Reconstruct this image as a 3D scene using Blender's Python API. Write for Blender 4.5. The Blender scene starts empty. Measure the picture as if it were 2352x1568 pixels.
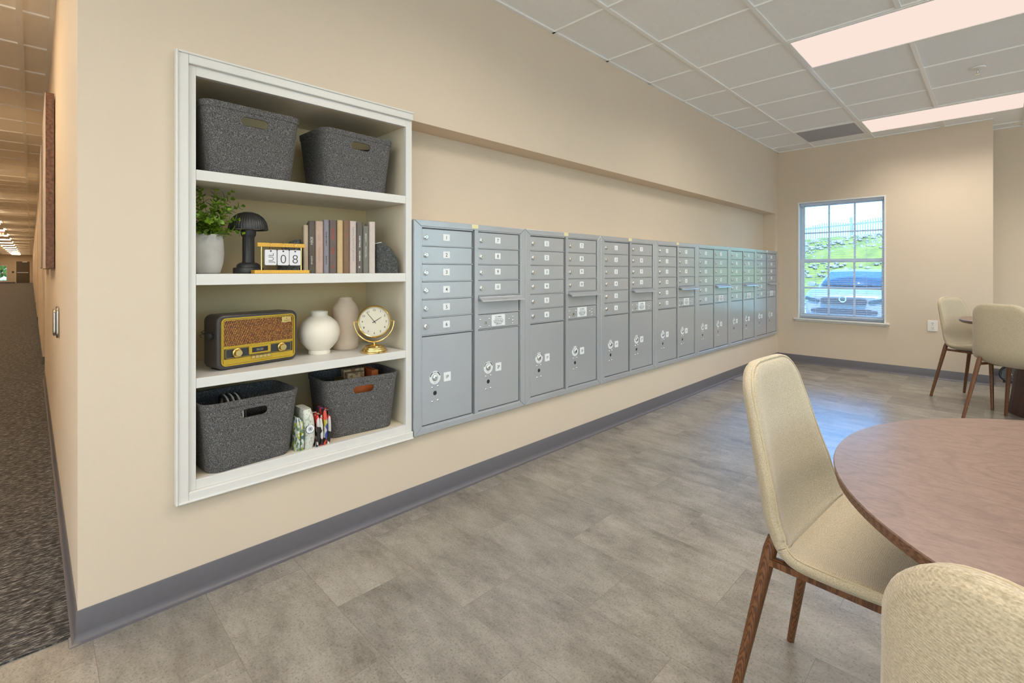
import bpy, bmesh, math, random
from mathutils import Vector, Matrix
PI = math.pi
random.seed(7)
sc = bpy.context.scene
COL = sc.collection

# ------------------------------------------------------------------ materials
def new_mat(name):
    m = bpy.data.materials.new(name); m.use_nodes = True
    nt = m.node_tree
    return m, nt, nt.nodes['Principled BSDF']

def N(nt, kind, **kw):
    n = nt.nodes.new(kind)
    for k, v in kw.items():
        if k in n.inputs.keys(): n.inputs[k].default_value = v
        else: setattr(n, k, v)
    return n

def setc(b, c): b.inputs['Base Color'].default_value = (c[0], c[1], c[2], 1)

def ramp(nt, stops):
    r = nt.nodes.new('ShaderNodeValToRGB'); e = r.color_ramp.elements
    while len(e) < len(stops): e.new(.5)
    for i, (p, c) in enumerate(stops):
        e[i].position = p; e[i].color = (c[0], c[1], c[2], 1)
    return r

def coords(nt, scale=(1, 1, 1), rot=(0, 0, 0), loc=(0, 0, 0), out='Object'):
    tc = nt.nodes.new('ShaderNodeTexCoord'); mp = nt.nodes.new('ShaderNodeMapping')
    mp.inputs['Scale'].default_value = scale; mp.inputs['Rotation'].default_value = rot; mp.inputs['Location'].default_value = loc
    nt.links.new(tc.outputs[out], mp.inputs['Vector'])
    return mp.outputs['Vector']

def bump(nt, b, height, strength=.2, dist=.01):
    bp = nt.nodes.new('ShaderNodeBump'); bp.inputs['Strength'].default_value = strength; bp.inputs['Distance'].default_value = dist
    nt.links.new(height, bp.inputs['Height']); nt.links.new(bp.outputs['Normal'], b.inputs['Normal'])

def plain(name, c, rough=.5, metal=0, var=.0, vscale=20, bmp=0, bscale=200, coat=0, spec=None):
    m, nt, b = new_mat(name); setc(b, c)
    b.inputs['Roughness'].default_value = rough; b.inputs['Metallic'].default_value = metal
    if coat: b.inputs['Coat Weight'].default_value = coat; b.inputs['Coat Roughness'].default_value = .15
    if spec is not None: b.inputs['Specular IOR Level'].default_value = spec
    v = coords(nt)
    if var:
        n = N(nt, 'ShaderNodeTexNoise', Scale=vscale, Detail=4.0); nt.links.new(v, n.inputs['Vector'])
        r = ramp(nt, [(.3, [x * (1 - var) for x in c]), (.7, [min(1, x * (1 + var)) for x in c])])
        nt.links.new(n.outputs['Fac'], r.inputs['Fac']); nt.links.new(r.outputs['Color'], b.inputs['Base Color'])
    if bmp:
        n2 = N(nt, 'ShaderNodeTexNoise', Scale=bscale, Detail=3.0); nt.links.new(v, n2.inputs['Vector'])
        bump(nt, b, n2.outputs['Fac'], bmp, .004)
    return m

M = {}
WALLC = (.665, .555, .425)
M['wall'] = plain('wall paint', WALLC, .72, var=.012, vscale=3, bmp=.15, bscale=240)
M['ceil'] = plain('ceiling tile', (.88, .88, .86), .9, var=.02, vscale=60, bmp=.3, bscale=300)
M['ceilc'] = plain('corridor ceiling tile', (.86, .82, .74), .9, var=.02, vscale=60, bmp=.2, bscale=300)
M['tee'] = plain('ceiling tee white', (.86, .85, .81), .35)
M['white'] = plain('white painted wood', (.71, .69, .65), .4, var=.01, bmp=.03, bscale=60)
M['cabin'] = plain('shelf interior paint', (.74, .66, .50), .55, bmp=.05, bscale=80)
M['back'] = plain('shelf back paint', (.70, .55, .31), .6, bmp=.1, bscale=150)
M['base'] = plain('vinyl base', (.125, .117, .124), .38, var=.03, vscale=40)
M['mail'] = plain('grey mailbox metal', (.46, .475, .495), .25, metal=.35, var=.015, vscale=6, bmp=.015, bscale=500)
M['maild'] = plain('mailbox gap', (.16, .165, .17), .5)
M['chrome'] = plain('lock chrome', (.75, .75, .73), .2, metal=1)
M['dark'] = plain('dark slot', (.02, .02, .022), .5)
M['label'] = plain('white sticker', (.80, .82, .83), .5)
M['tag'] = plain('cream tag', (.78, .70, .40), .6)
M['ink'] = plain('black ink', (.015, .015, .018), .5)
M['inkgrey'] = plain('grey ink', (.25, .25, .26), .5)
M['redink'] = plain('red ink', (.45, .03, .025), .5)
M['silverink'] = plain('pale ink', (.62, .59, .54), .5)
M['walnut'] = None
M['black'] = plain('matte black', (.035, .034, .034), .40)
M['gold'] = plain('brass', (.80, .58, .22), .22, metal=1)
M['goldp'] = plain('gold paint', (.62, .40, .04), .32, metal=.55)
M['bamboo'] = None
M['ceramic'] = plain('white ceramic', (.82, .75, .63), .6, var=.02, vscale=14, bmp=.08, bscale=120)
M['ceramic2'] = plain('pale pink ceramic', (.76, .60, .45), .75, var=.03, vscale=25, bmp=.12, bscale=150)
M['concrete'] = plain('pot concrete', (.47, .46, .43), .85, var=.10, vscale=18, bmp=.15, bscale=90)
M['card'] = plain('white card', (.72, .71, .74), .5)
M['paper'] = plain('book pages', (.72, .67, .55), .8)
M['leather'] = plain('dark radio case', (.055, .048, .046), .33, var=.08, vscale=90, bmp=.08, bscale=300)
M['brown'] = plain('brown metal frame', (.14, .10, .075), .5)
M['plastic'] = plain('white plastic', (.80, .78, .72), .4)
M['stem'] = plain('stem green', (.14, .20, .03), .6)
M['steel'] = plain('stainless', (.55, .53, .50), .2, metal=1)
M['door'] = plain('dark brown door', (.11, .085, .06), .5, var=.05)
M['exit'] = None

def emit(name, c, s):
    m = bpy.data.materials.new(name); m.use_nodes = True; nt = m.node_tree
    for n in list(nt.nodes): nt.nodes.remove(n)
    e = N(nt, 'ShaderNodeEmission', Color=(c[0], c[1], c[2], 1), Strength=s); o = nt.nodes.new('ShaderNodeOutputMaterial')
    nt.links.new(e.outputs[0], o.inputs[0]); return m
M['lamp'] = emit('light diffuser', (1, .81, .72), .78)
M['lampc'] = emit('corridor diffuser', (1, .76, .50), 14)
M['exitred'] = emit('exit letters', (1, .08, .05), .9)

def walnut(name, c1, c2, c3, scale=(1, 1, 1), rough=.38, swirl=False):
    m, nt, b = new_mat(name)
    v = coords(nt, scale)
    n0 = N(nt, 'ShaderNodeTexNoise', Scale=2.2 if swirl else 3.0, Detail=2.0); nt.links.new(v, n0.inputs['Vector'])
    mx = N(nt, 'ShaderNodeMixRGB'); mx.inputs['Fac'].default_value = .35 if swirl else .12
    nt.links.new(v, mx.inputs[1]); nt.links.new(n0.outputs['Color'], mx.inputs[2])
    w = N(nt, 'ShaderNodeTexWave', Scale=7.0 if swirl else 9.0, Distortion=4.0 if swirl else 5.0, Detail=3.0)
    w.inputs['Detail Scale'].default_value = 2.0
    nt.links.new(mx.outputs['Color'], w.inputs['Vector'])
    n1 = N(nt, 'ShaderNodeTexNoise', Scale=90.0, Detail=3.0); nt.links.new(v, n1.inputs['Vector'])
    add = N(nt, 'ShaderNodeMath', operation='MULTIPLY_ADD'); add.inputs[1].default_value = .22
    nt.links.new(n1.outputs['Fac'], add.inputs[0]); nt.links.new(w.outputs['Fac'], add.inputs[2])
    r = ramp(nt, [(.1, c1), (.6, c2), (1.0, c3)])
    nt.links.new(add.outputs[0], r.inputs['Fac']); nt.links.new(r.outputs['Color'], b.inputs['Base Color'])
    b.inputs['Roughness'].default_value = rough
    bump(nt, b, n1.outputs['Fac'], .06, .002)
    return m
M['walnut'] = walnut('walnut leg', (.085, .030, .010), (.16, .062, .022), (.21, .088, .034), (14, 14, 1.6), .4)
M['walnutedge'] = walnut('walnut table edge', (.10, .045, .022), (.17, .08, .04), (.22, .11, .06), (3, 3, 40), .4)
def top_mat():
    m, nt, b = new_mat('walnut table top'); v = coords(nt, (1, .7, 1))
    n0 = N(nt, 'ShaderNodeTexNoise', Scale=2.4, Detail=3.0, Roughness=.45); nt.links.new(v, n0.inputs['Vector'])
    ml = N(nt, 'ShaderNodeMath', operation='MULTIPLY'); ml.inputs[1].default_value = 26; nt.links.new(n0.outputs['Fac'], ml.inputs[0])
    fr = N(nt, 'ShaderNodeMath', operation='FRACT'); nt.links.new(ml.outputs[0], fr.inputs[0])
    n1 = N(nt, 'ShaderNodeTexNoise', Scale=90.0, Detail=5.0, Roughness=.7); v1 = coords(nt, (1.6, .6, 1)); nt.links.new(v1, n1.inputs['Vector'])
    r1 = ramp(nt, [(0, (.62, .60, .60)), (.16, (1, 1, 1)), (.7, (1, 1, 1)), (1, (.70, .69, .69))]); nt.links.new(fr.outputs[0], r1.inputs['Fac'])
    r2 = ramp(nt, [(.3, (.150, .088, .066)), (.5, (.205, .127, .098)), (.7, (.245, .157, .122))]); nt.links.new(n1.outputs['Fac'], r2.inputs['Fac'])
    mu = N(nt, 'ShaderNodeMixRGB', blend_type='MULTIPLY'); mu.inputs[0].default_value = .6
    nt.links.new(r2.outputs['Color'], mu.inputs[1]); nt.links.new(r1.outputs['Color'], mu.inputs[2]); nt.links.new(mu.outputs['Color'], b.inputs['Base Color'])
    b.inputs['Roughness'].default_value = .33; bump(nt, b, n1.outputs['Fac'], .04, .002); return m
M['tabletop'] = top_mat()
M['pedestal'] = walnut('dark walnut pedestal', (.065, .032, .024), (.10, .05, .04), (.13, .066, .052), (9, 9, 1.2), .45)
M['bamboo'] = walnut('golden wood', (.66, .34, .025), (.70, .38, .032), (.74, .42, .042), (4, 30, 30), .35)
M['canvasside'] = plain('rusty canvas side', (.17, .085, .055), .55, var=.45, vscale=60, bmp=.3, bscale=200)
M['canvasfront'] = plain('pale canvas print', (.60, .50, .42), .7, var=.25, vscale=5)

def felt():
    m, nt, b = new_mat('grey felt'); v = coords(nt)
    n = N(nt, 'ShaderNodeTexNoise', Scale=300.0, Detail=5.0, Roughness=.72); nt.links.new(v, n.inputs['Vector'])
    r = ramp(nt, [(.36, (.030, .029, .029)), (.50, (.085, .081, .079)), (.66, (.30, .29, .28))])
    nt.links.new(n.outputs['Fac'], r.inputs['Fac']); nt.links.new(r.outputs['Color'], b.inputs['Base Color'])
    b.inputs['Roughness'].default_value = .95
    bump(nt, b, n.outputs['Fac'], .5, .003)
    return m
M['felt'] = felt()

def stone():
    m, nt, b = new_mat('dark slubbed cloth'); v = coords(nt)
    n = N(nt, 'ShaderNodeTexNoise', Scale=130.0, Detail=6.0, Roughness=.7); nt.links.new(v, n.inputs['Vector'])
    r = ramp(nt, [(.38, (.028, .030, .030)), (.55, (.07, .072, .07)), (.72, (.20, .20, .19))])
    nt.links.new(n.outputs['Fac'], r.inputs['Fac']); nt.links.new(r.outputs['Color'], b.inputs['Base Color'])
    b.inputs['Roughness'].default_value = .85; bump(nt, b, n.outputs['Fac'], .4, .003)
    return m
M['slub'] = stone()

def fabric(name, c, dark):
    m, nt, b = new_mat(name)
    v = coords(nt, (.55, 1, 1)); n = N(nt, 'ShaderNodeTexNoise', Scale=520.0, Detail=3.0, Roughness=.6); nt.links.new(v, n.inputs['Vector'])
    vr = coords(nt, (1, 1, 1), (PI / 4, 0, 0)); w = N(nt, 'ShaderNodeTexWave', Scale=125.0, Distortion=.7, Detail=1.0, bands_direction='Y'); w.inputs['Detail Scale'].default_value = 3.0
    nt.links.new(vr, w.inputs['Vector'])
    mm = N(nt, 'ShaderNodeMath', operation='MULTIPLY_ADD'); mm.inputs[1].default_value = .13
    nt.links.new(w.outputs['Fac'], mm.inputs[0]); nt.links.new(n.outputs['Fac'], mm.inputs[2])
    r = ramp(nt, [(.38, dark), (.76, c)]); nt.links.new(mm.outputs[0], r.inputs['Fac'])
    nt.links.new(r.outputs['Color'], b.inputs['Base Color'])
    b.inputs['Roughness'].default_value = .82; b.inputs['Sheen Weight'].default_value = .25; b.inputs['Sheen Roughness'].default_value = .5
    bump(nt, b, mm.outputs[0], .4, .0016)
    return m
M['fabric'] = fabric('oatmeal weave', (.60, .52, .37), (.36, .295, .19))
M['piping'] = fabric('oatmeal piping', (.58, .49, .33), (.42, .34, .21))

def floor_mat():
    m, nt, b = new_mat('grey stone vinyl tile')
    # tiles .62 long (Y) x .3105 wide (X)
    vb = coords(nt, rot=(0, 0, -PI / 2), loc=(.07, .1715 + 10 * .3105 * 0, 0))
    tc = nt.nodes.new('ShaderNodeTexCoord'); sx = nt.nodes.new('ShaderNodeSeparateXYZ'); nt.links.new(tc.outputs['Object'], sx.inputs[0])
    cb = nt.nodes.new('ShaderNodeCombineXYZ')
    ay = N(nt, 'ShaderNodeMath', operation='ADD'); ay.inputs[1].default_value = 20 * .62 - .70
    ax = N(nt, 'ShaderNodeMath', operation='ADD'); ax.inputs[1].default_value = 20 * .3105 - .139
    nt.links.new(sx.outputs['Y'], ay.inputs[0]); nt.links.new(sx.outputs['X'], ax.inputs[0])
    nt.links.new(ay.outputs[0], cb.inputs['X']); nt.links.new(ax.outputs[0], cb.inputs['Y'])
    br = nt.nodes.new('ShaderNodeTexBrick'); br.offset = .5; br.offset_frequency = 2
    br.inputs['Scale'].default_value = 1; br.inputs['Brick Width'].default_value = .62; br.inputs['Row Height'].default_value = .3105
    br.inputs['Mortar Size'].default_value = .0009; br.inputs['Mortar Smooth'].default_value = .1; br.inputs['Bias'].default_value = 0
    br.inputs['Color1'].default_value = (0, 0, 0, 1); br.inputs['Color2'].default_value = (1, 1, 1, 1); br.inputs['Mortar'].default_value = (.5, .5, .5, 1)
    nt.links.new(cb.outputs[0], br.inputs['Vector'])
    # per tile offset of the mottling
    off = N(nt, 'ShaderNodeVectorMath', operation='SCALE'); off.inputs['Scale'].default_value = 7.0
    nt.links.new(br.outputs['Color'], off.inputs[0])
    vs = coords(nt, (1.0, .45, 1))
    ad = N(nt, 'ShaderNodeVectorMath', operation='ADD'); nt.links.new(vs, ad.inputs[0]); nt.links.new(off.outputs[0], ad.inputs[1])
    n1 = N(nt, 'ShaderNodeTexNoise', Scale=7.0, Detail=12.0, Roughness=.78); nt.links.new(ad.outputs[0], n1.inputs['Vector'])
    vf = coords(nt, (1.0, .8, 1)); n2 = N(nt, 'ShaderNodeTexNoise', Scale=150.0, Detail=6.0, Roughness=.75); nt.links.new(vf, n2.inputs['Vector'])
    r1 = ramp(nt, [(.34, (.175, .158, .132)), (.45, (.258, .236, .200)), (.56, (.325, .300, .258)), (.70, (.39, .364, .318))])
    nt.links.new(n1.outputs['Fac'], r1.inputs['Fac'])
    r2 = ramp(nt, [(.34, (.42, .41, .40)), (.46, (.92, .92, .92)), (.60, (1.0, 1.0, 1.0)), (.72, (1.35, 1.35, 1.33))])
    nt.links.new(n2.outputs['Fac'], r2.inputs['Fac'])
    mu = N(nt, 'ShaderNodeMixRGB', blend_type='MULTIPLY'); mu.inputs['Fac'].default_value = .9
    nt.links.new(r1.outputs['Color'], mu.inputs[1]); nt.links.new(r2.outputs['Color'], mu.inputs[2])
    rt = ramp(nt, [(0, (.86, .86, .86)), (1, (1.10, 1.09, 1.08))]); nt.links.new(br.outputs['Color'], rt.inputs['Fac'])
    m2 = N(nt, 'ShaderNodeMixRGB', blend_type='MULTIPLY'); m2.inputs['Fac'].default_value = 1
    nt.links.new(mu.outputs['Color'], m2.inputs[1]); nt.links.new(rt.outputs['Color'], m2.inputs[2])
    m3 = N(nt, 'ShaderNodeMixRGB'); nt.links.new(br.outputs['Fac'], m3.inputs['Fac']); nt.links.new(m2.outputs['Color'], m3.inputs[1])
    m3.inputs[2].default_value = (.19, .17, .145, 1)
    nt.links.new(m3.outputs['Color'], b.inputs['Base Color'])
    b.inputs['Roughness'].default_value = .27; b.inputs['Specular IOR Level'].default_value = .8
    bump(nt, b, n2.outputs['Fac'], .06, .003)
    return m
M['floor'] = floor_mat()

def carpet_mat():
    m, nt, b = new_mat('charcoal loop carpet')
    v = coords(nt, (22, 90, 22))
    n = N(nt, 'ShaderNodeTexNoise', Scale=1.6, Detail=5.0, Roughness=.7); nt.links.new(v, n.inputs['Vector'])
    v2 = coords(nt, (60, 130, 60)); n2 = N(nt, 'ShaderNodeTexVoronoi', Scale=1.0); nt.links.new(v2, n2.inputs['Vector'])
    r = ramp(nt, [(.40, (.022, .021, .021)), (.49, (.065, .060, .057)), (.57, (.19, .18, .165)), (.66, (.46, .44, .41))])
    nt.links.new(n.outputs['Fac'], r.inputs['Fac'])
    mu = N(nt, 'ShaderNodeMixRGB', blend_type='MULTIPLY'); mu.inputs['Fac'].default_value = .5
    nt.links.new(r.outputs['Color'], mu.inputs[1]); nt.links.new(n2.outputs['Color'], mu.inputs[2])
    nt.links.new(r.outputs['Color'], b.inputs['Base Color']); b.inputs['Roughness'].default_value = .95
    bump(nt, b, n.outputs['Fac'], .8, .01)
    return m
M['carpet'] = carpet_mat()

def speaker_mat():
    m, nt, b = new_mat('woven speaker cloth')
    v = coords(nt, (1, 1, 1))
    ck = N(nt, 'ShaderNodeTexVoronoi', Scale=150.0); 
    v2 = coords(nt, (1.0, 1, 1.35), rot=(0, .25, 0)); nt.links.new(v2, ck.inputs['Vector'])
    ck.inputs['Randomness'].default_value = .15
    r = ramp(nt, [(.22, (.85, .50, .08)), (.42, (.36, .12, .018)), (.55, (.03, .008, .006))])
    nt.links.new(ck.outputs['Distance'], r.inputs['Fac']); nt.links.new(r.outputs['Color'], b.inputs['Base Color'])
    b.inputs['Roughness'].default_value = .5
    bump(nt, b, ck.outputs['Distance'], -.6, .003)
    return m
M['speaker'] = speaker_mat()

def leaf_mat():
    m, nt, b = new_mat('leaf green'); v = coords(nt)
    n = N(nt, 'ShaderNodeTexNoise', Scale=38.0, Detail=2.0); nt.links.new(v, n.inputs['Vector'])
    r = ramp(nt, [(.32, (.06, .14, .008)), (.52, (.16, .29, .015)), (.70, (.34, .46, .03))])
    nt.links.new(n.outputs['Fac'], r.inputs['Fac']); nt.links.new(r.outputs['Color'], b.inputs['Base Color'])
    b.inputs['Roughness'].default_value = .45
    return m
M['leaf'] = leaf_mat()

def patch_mat(name, cols, scale=(30, 30, 30), rnd=1.0, kind='cell'):
    m, nt, b = new_mat(name); v = coords(nt, scale)
    vo = N(nt, 'ShaderNodeTexVoronoi', Scale=1.0); vo.inputs['Randomness'].default_value = rnd; nt.links.new(v, vo.inputs['Vector'])
    sp = nt.nodes.new('ShaderNodeSeparateXYZ'); nt.links.new(vo.outputs['Color'], sp.inputs[0])
    r = nt.nodes.new('ShaderNodeValToRGB'); r.color_ramp.interpolation = 'CONSTANT'; e = r.color_ramp.elements
    while len(e) < len(cols): e.new(.5)
    for i, c in enumerate(cols): e[i].position = i / len(cols); e[i].color = (*c, 1)
    nt.links.new(sp.outputs['X'], r.inputs['Fac']); nt.links.new(r.outputs['Color'], b.inputs['Base Color'])
    b.inputs['Roughness'].default_value = .4
    return m
M['leafprint'] = patch_mat('green leaf print', [(.62, .62, .58), (.10, .16, .18), (.40, .46, .05), (.70, .70, .66), (.12, .22, .10), (.55, .56, .52)], (110, 110, 75))
M['yellowprint'] = patch_mat('yellow print', [(.62, .42, .03), (.50, .40, .05), (.55, .55, .45), (.30, .32, .10)], (45, 45, 30))
M['medalprint'] = patch_mat('pale damask print', [(.66, .66, .58), (.60, .61, .53), (.40, .46, .38), (.66, .65, .57), (.62, .62, .55)], (170, 170, 120))
M['redprint'] = patch_mat('red black print', [(.02, .018, .018), (.62, .03, .02), (.03, .02, .02), (.66, .64, .60), (.58, .04, .02), (.03, .025, .02), (.60, .58, .54)], (60, 60, 34))
M['redprint2'] = patch_mat('black print', [(.02, .018, .018), (.62, .03, .02), (.60, .06, .03), (.04, .08, .35), (.02, .02, .02), (.64, .62, .58), (.50, .42, .05)], (64, 64, 36))
M['dotprint'] = patch_mat('dotted box print', [(.55, .40, .22), (.60, .47, .28), (.30, .12, .05), (.58, .44, .25), (.35, .22, .10)], (55, 55, 55))
M['orange'] = plain('orange board', (.55, .13, .03), .4, var=.25, vscale=25)
M['grass'] = plain('grass bank', (.13, .155, .016), .9, var=.35, vscale=1.6, bmp=.6, bscale=6)
M['rock'] = plain('pale rock', (.21, .20, .18), .9, var=.25, vscale=3)
M['paving'] = plain('pale bounce ground', (.74, .71, .66), .9)  # for the unseen ground added as a sunlight reflector
M['asphalt'] = plain('asphalt', (.30, .29, .28), .95, var=.1)
M['fence'] = plain('grey fence', (.15, .18, .22), .5)
M['car'] = plain('silver car paint', (.27, .28, .30), .25, metal=.5, coat=.6)
M['carglass'] = plain('car glass', (.02, .035, .05), .05)
def blind_mat():
    m = bpy.data.materials.new('thin white slat'); m.use_nodes = True; nt = m.node_tree
    for n in list(nt.nodes): nt.nodes.remove(n)
    a = N(nt, 'ShaderNodeBsdfTranslucent', Color=(.85, .9, .95, 1)); d = N(nt, 'ShaderNodeBsdfDiffuse', Color=(.85, .86, .87, 1)); mx = nt.nodes.new('ShaderNodeMixShader'); mx.inputs[0].default_value = .5; o = nt.nodes.new('ShaderNodeOutputMaterial')
    nt.links.new(a.outputs[0], mx.inputs[1]); nt.links.new(d.outputs[0], mx.inputs[2]); nt.links.new(mx.outputs[0], o.inputs[0]); return m
M['blind'] = blind_mat()
M['vinyl'] = plain('white vinyl', (.78, .78, .76), .4)
def glass_mat():
    m = bpy.data.materials.new('window glass'); m.use_nodes = True; nt = m.node_tree
    for n in list(nt.nodes): nt.nodes.remove(n)
    t = N(nt, 'ShaderNodeBsdfTransparent'); t.inputs['Color'].default_value = (.93, .97, 1, 1)
    g = N(nt, 'ShaderNodeBsdfGlossy'); g.inputs['Roughness'].default_value = .02
    f = N(nt, 'ShaderNodeFresnel', IOR=1.35); mx = nt.nodes.new('ShaderNodeMixShader'); o = nt.nodes.new('ShaderNodeOutputMaterial')
    nt.links.new(f.outputs[0], mx.inputs[0]); nt.links.new(t.outputs[0], mx.inputs[1]); nt.links.new(g.outputs[0], mx.inputs[2]); nt.links.new(mx.outputs[0], o.inputs[0])
    return m
M['glass'] = glass_mat()

# ------------------------------------------------------------------ mesh builder
_text = {}
def text_geo(s, off=.008):
    key = (s, off)
    if key not in _text:
        cu = bpy.data.curves.new('t', 'FONT'); cu.body = s; cu.size = 1; cu.align_x = 'CENTER'; cu.align_y = 'CENTER'; cu.resolution_u = 6; cu.offset = off
        o = bpy.data.objects.new('t', cu); COL.objects.link(o)
        dg = bpy.context.evaluated_depsgraph_get()
        me = bpy.data.meshes.new_from_object(o.evaluated_get(dg))
        vs = [v.co.copy() for v in me.vertices]; fs = [tuple(p.vertices) for p in me.polygons]
        xs = [v.x for v in vs] or [0]; ys = [v.y for v in vs] or [0]
        cx, cy = (max(xs) + min(xs)) / 2, (max(ys) + min(ys)) / 2
        vs = [Vector((v.x - cx, v.y - cy, 0)) for v in vs]
        bpy.data.objects.remove(o); bpy.data.curves.remove(cu); bpy.data.meshes.remove(me)
        _text[key] = (vs, fs, max(xs) - min(xs), max(ys) - min(ys))
    return _text[key]

class MB:
    def __init__(s): s.v = []; s.f = []; s.mi = []; s.mats = []
    def slot(s, m):
        m = M[m] if isinstance(m, str) else m
        if m not in s.mats: s.mats.append(m)
        return s.mats.index(m)
    def add(s, vs, fs, m):
        k = len(s.v); i = s.slot(m)
        s.v += [Vector(v) for v in vs]
        for f in fs: s.f.append(tuple(a + k for a in f)); s.mi.append(i)
        return s
    def box(s, x0, x1, y0, y1, z0, z1, m):
        vs = [(x, y, z) for z in (z0, z1) for y in (y0, y1) for x in (x0, x1)]
        return s.add(vs, [(0, 2, 3, 1), (4, 5, 7, 6), (0, 1, 5, 4), (2, 6, 7, 3), (0, 4, 6, 2), (1, 3, 7, 5)], m)
    def prism(s, poly, a, b, m, axis='z'):
        # poly in plane; axis z: (x,y); y: (x,z); x: (y,z)
        def P(p, t): return {'z': (p[0], p[1], t), 'y': (p[0], t, p[1]), 'x': (t, p[0], p[1])}[axis]
        n = len(poly); vs = [P(p, a) for p in poly] + [P(p, b) for p in poly]
        fs = [tuple(range(n - 1, -1, -1)), tuple(range(n, 2 * n))] + [(i, (i + 1) % n, (i + 1) % n + n, i + n) for i in range(n)]
        if (axis == 'y') != (b < a): fs = [f[::-1] for f in fs]
        return s.add(vs, fs, m)
    def lathe(s, prof, c, m, n=32, axis='z', mod=None, cap=True):
        vs = []; fs = []; k = len(prof)
        for i in range(n):
            a = 2 * PI * i / n
            for j, (r, h) in enumerate(prof):
                q = r * (mod(a, j) if mod else 1)
                x, y = q * math.cos(a), q * math.sin(a)
                vs.append({'z': (c[0] + x, c[1] + y, c[2] + h), 'y': (c[0] + x, c[1] + h, c[2] - y), 'x': (c[0] + h, c[1] + x, c[2] + y)}[axis])
        for i in range(n):
            for j in range(k - 1):
                a, b = i * k + j, ((i + 1) % n) * k + j
                fs.append((a, b, b + 1, a + 1))
        if cap:
            fs.append(tuple(i * k for i in range(n - 1, -1, -1))); fs.append(tuple(i * k + k - 1 for i in range(n)))
        return s.add(vs, fs, m)
    def cyl(s, c, r, h, m, axis='z', n=20, r2=None):
        return s.lathe([(r, 0), (r if r2 is None else r2, h)], c, m, n, axis)
    def tube(s, path, r, m, n=10, closed=False):
        path = [Vector(p) for p in path]; k = len(path)
        rs = r if isinstance(r, (list, tuple)) else [r] * k
        vs = []; fs = []
        up = None
        for i, p in enumerate(path):
            a = path[(i - 1) % k] if (i or closed) else p; b = path[(i + 1) % k] if (i < k - 1 or closed) else p
            t = (b - a).normalized()
            if up is None:
                up = Vector((0, 0, 1)) if abs(t.z) < .9 else Vector((1, 0, 0))
            u = (up - t * up.dot(t)).normalized(); w = t.cross(u); up = u
            for j in range(n):
                an = 2 * PI * j / n; vs.append(p + (u * math.cos(an) + w * math.sin(an)) * rs[i])
        for i in range(k if closed else k - 1):
            for j in range(n):
                a = i * n; b = ((i + 1) % k) * n
                fs.append((a + j, a + (j + 1) % n, b + (j + 1) % n, b + j))
        if not closed: fs.append(tuple(range(n - 1, -1, -1))); fs.append(tuple((k - 1) * n + j for j in range(n)))
        return s.add(vs, fs, m)
    def text(s, st, h, c, m, face='-y', roll=0, width=None, xs=1, off=.008):
        vs, fs, w, hh = text_geo(st, off)
        k = h if width is None else width / max(w, 1e-6)
        R = Matrix.Rotation(roll, 3, 'Z')
        out = []
        for v in vs:
            q = R @ Vector((v.x * k * xs, v.y * k, 0))
            out.append({'-y': (c[0] + q.x, c[1], c[2] + q.y), '-x': (c[0], c[1] - q.x, c[2] + q.y), 'z': (c[0] + q.x, c[1] + q.y, c[2])}[face])
        return s.add(out, fs, m)
    def grid(s, P, m, wrap=False):
        # P[i][j]
        a, b = len(P), len(P[0]); vs = [q for r in P for q in r]; fs = []
        for i in range(a - 1):
            for j in range(b if wrap else b - 1):
                fs.append((i * b + j, i * b + (j + 1) % b, (i + 1) * b + (j + 1) % b, (i + 1) * b + j))
        return s.add(vs, fs, m)
    def build(s, name, parent=None, smooth=None, bevel=0, segs=2, loc=None, rz=None, label=None):
        me = bpy.data.meshes.new(name); me.from_pydata([tuple(v) for v in s.v], [], s.f); me.validate()
        for m in s.mats: me.materials.append(m)
        if len(me.polygons) == len(s.mi): me.polygons.foreach_set('material_index', s.mi)
        bm = bmesh.new(); bm.from_mesh(me)
        bmesh.ops.recalc_face_normals(bm, faces=bm.faces); bm.to_mesh(me); bm.free()
        if smooth is not None:
            me.shade_smooth(); me.set_sharp_from_angle(angle=math.radians(smooth))
        o = bpy.data.objects.new(name, me); COL.objects.link(o)
        if parent: o.parent = parent
        if loc: o.location = loc
        if rz is not None: o.rotation_euler.z = rz
        if label: o['label'] = label
        if bevel:
            b = o.modifiers.new('bevel', 'BEVEL'); b.width = bevel; b.segments = segs; b.limit_method = 'ANGLE'; b.angle_limit = math.radians(50)
            b.harden_normals = False
        return o

def tag(o, label, cat, group=None):
    o['label'] = label; o['category'] = cat
    if group: o['group'] = group
    return o
def thing(name, label, cat, loc=(0, 0, 0), rz=0, group=None):
    o = bpy.data.objects.new(name, None); COL.objects.link(o); o.empty_display_size = .1
    o.location = loc; o.rotation_euler.z = rz
    return tag(o, label, cat, group)
def struct(o): o['kind'] = 'structure'; return o
def copy_tree(o, parent=None):
    c = o.copy(); COL.objects.link(c)
    if parent: c.parent = parent
    for ch in list(o.children): copy_tree(ch, c)
    return c
def rrect(w, h, r, n=6, cx=0, cy=0):
    pts = []
    for (sx, sy, a0) in ((1, 1, 0), (-1, 1, PI / 2), (-1, -1, PI), (1, -1, 1.5 * PI)):
        for i in range(n + 1):
            a = a0 + PI / 2 * i / n
            pts.append((cx + sx * (w / 2 - r) + r * math.cos(a), cy + sy * (h / 2 - r) + r * math.sin(a)))
    return pts
SKY, SUN, EXPO = 1.0, 9.0, 0.31
BX, BY, BR = .760, -.174, -112
# ------------------------------------------------------------------ setting
HC = 2.74            # ceiling height
YW = 2.055           # mailbox wall face
XC = .104            # corridor wall face
XW = 6.996           # window wall face
XF = 7.55            # farther wall face
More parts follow.
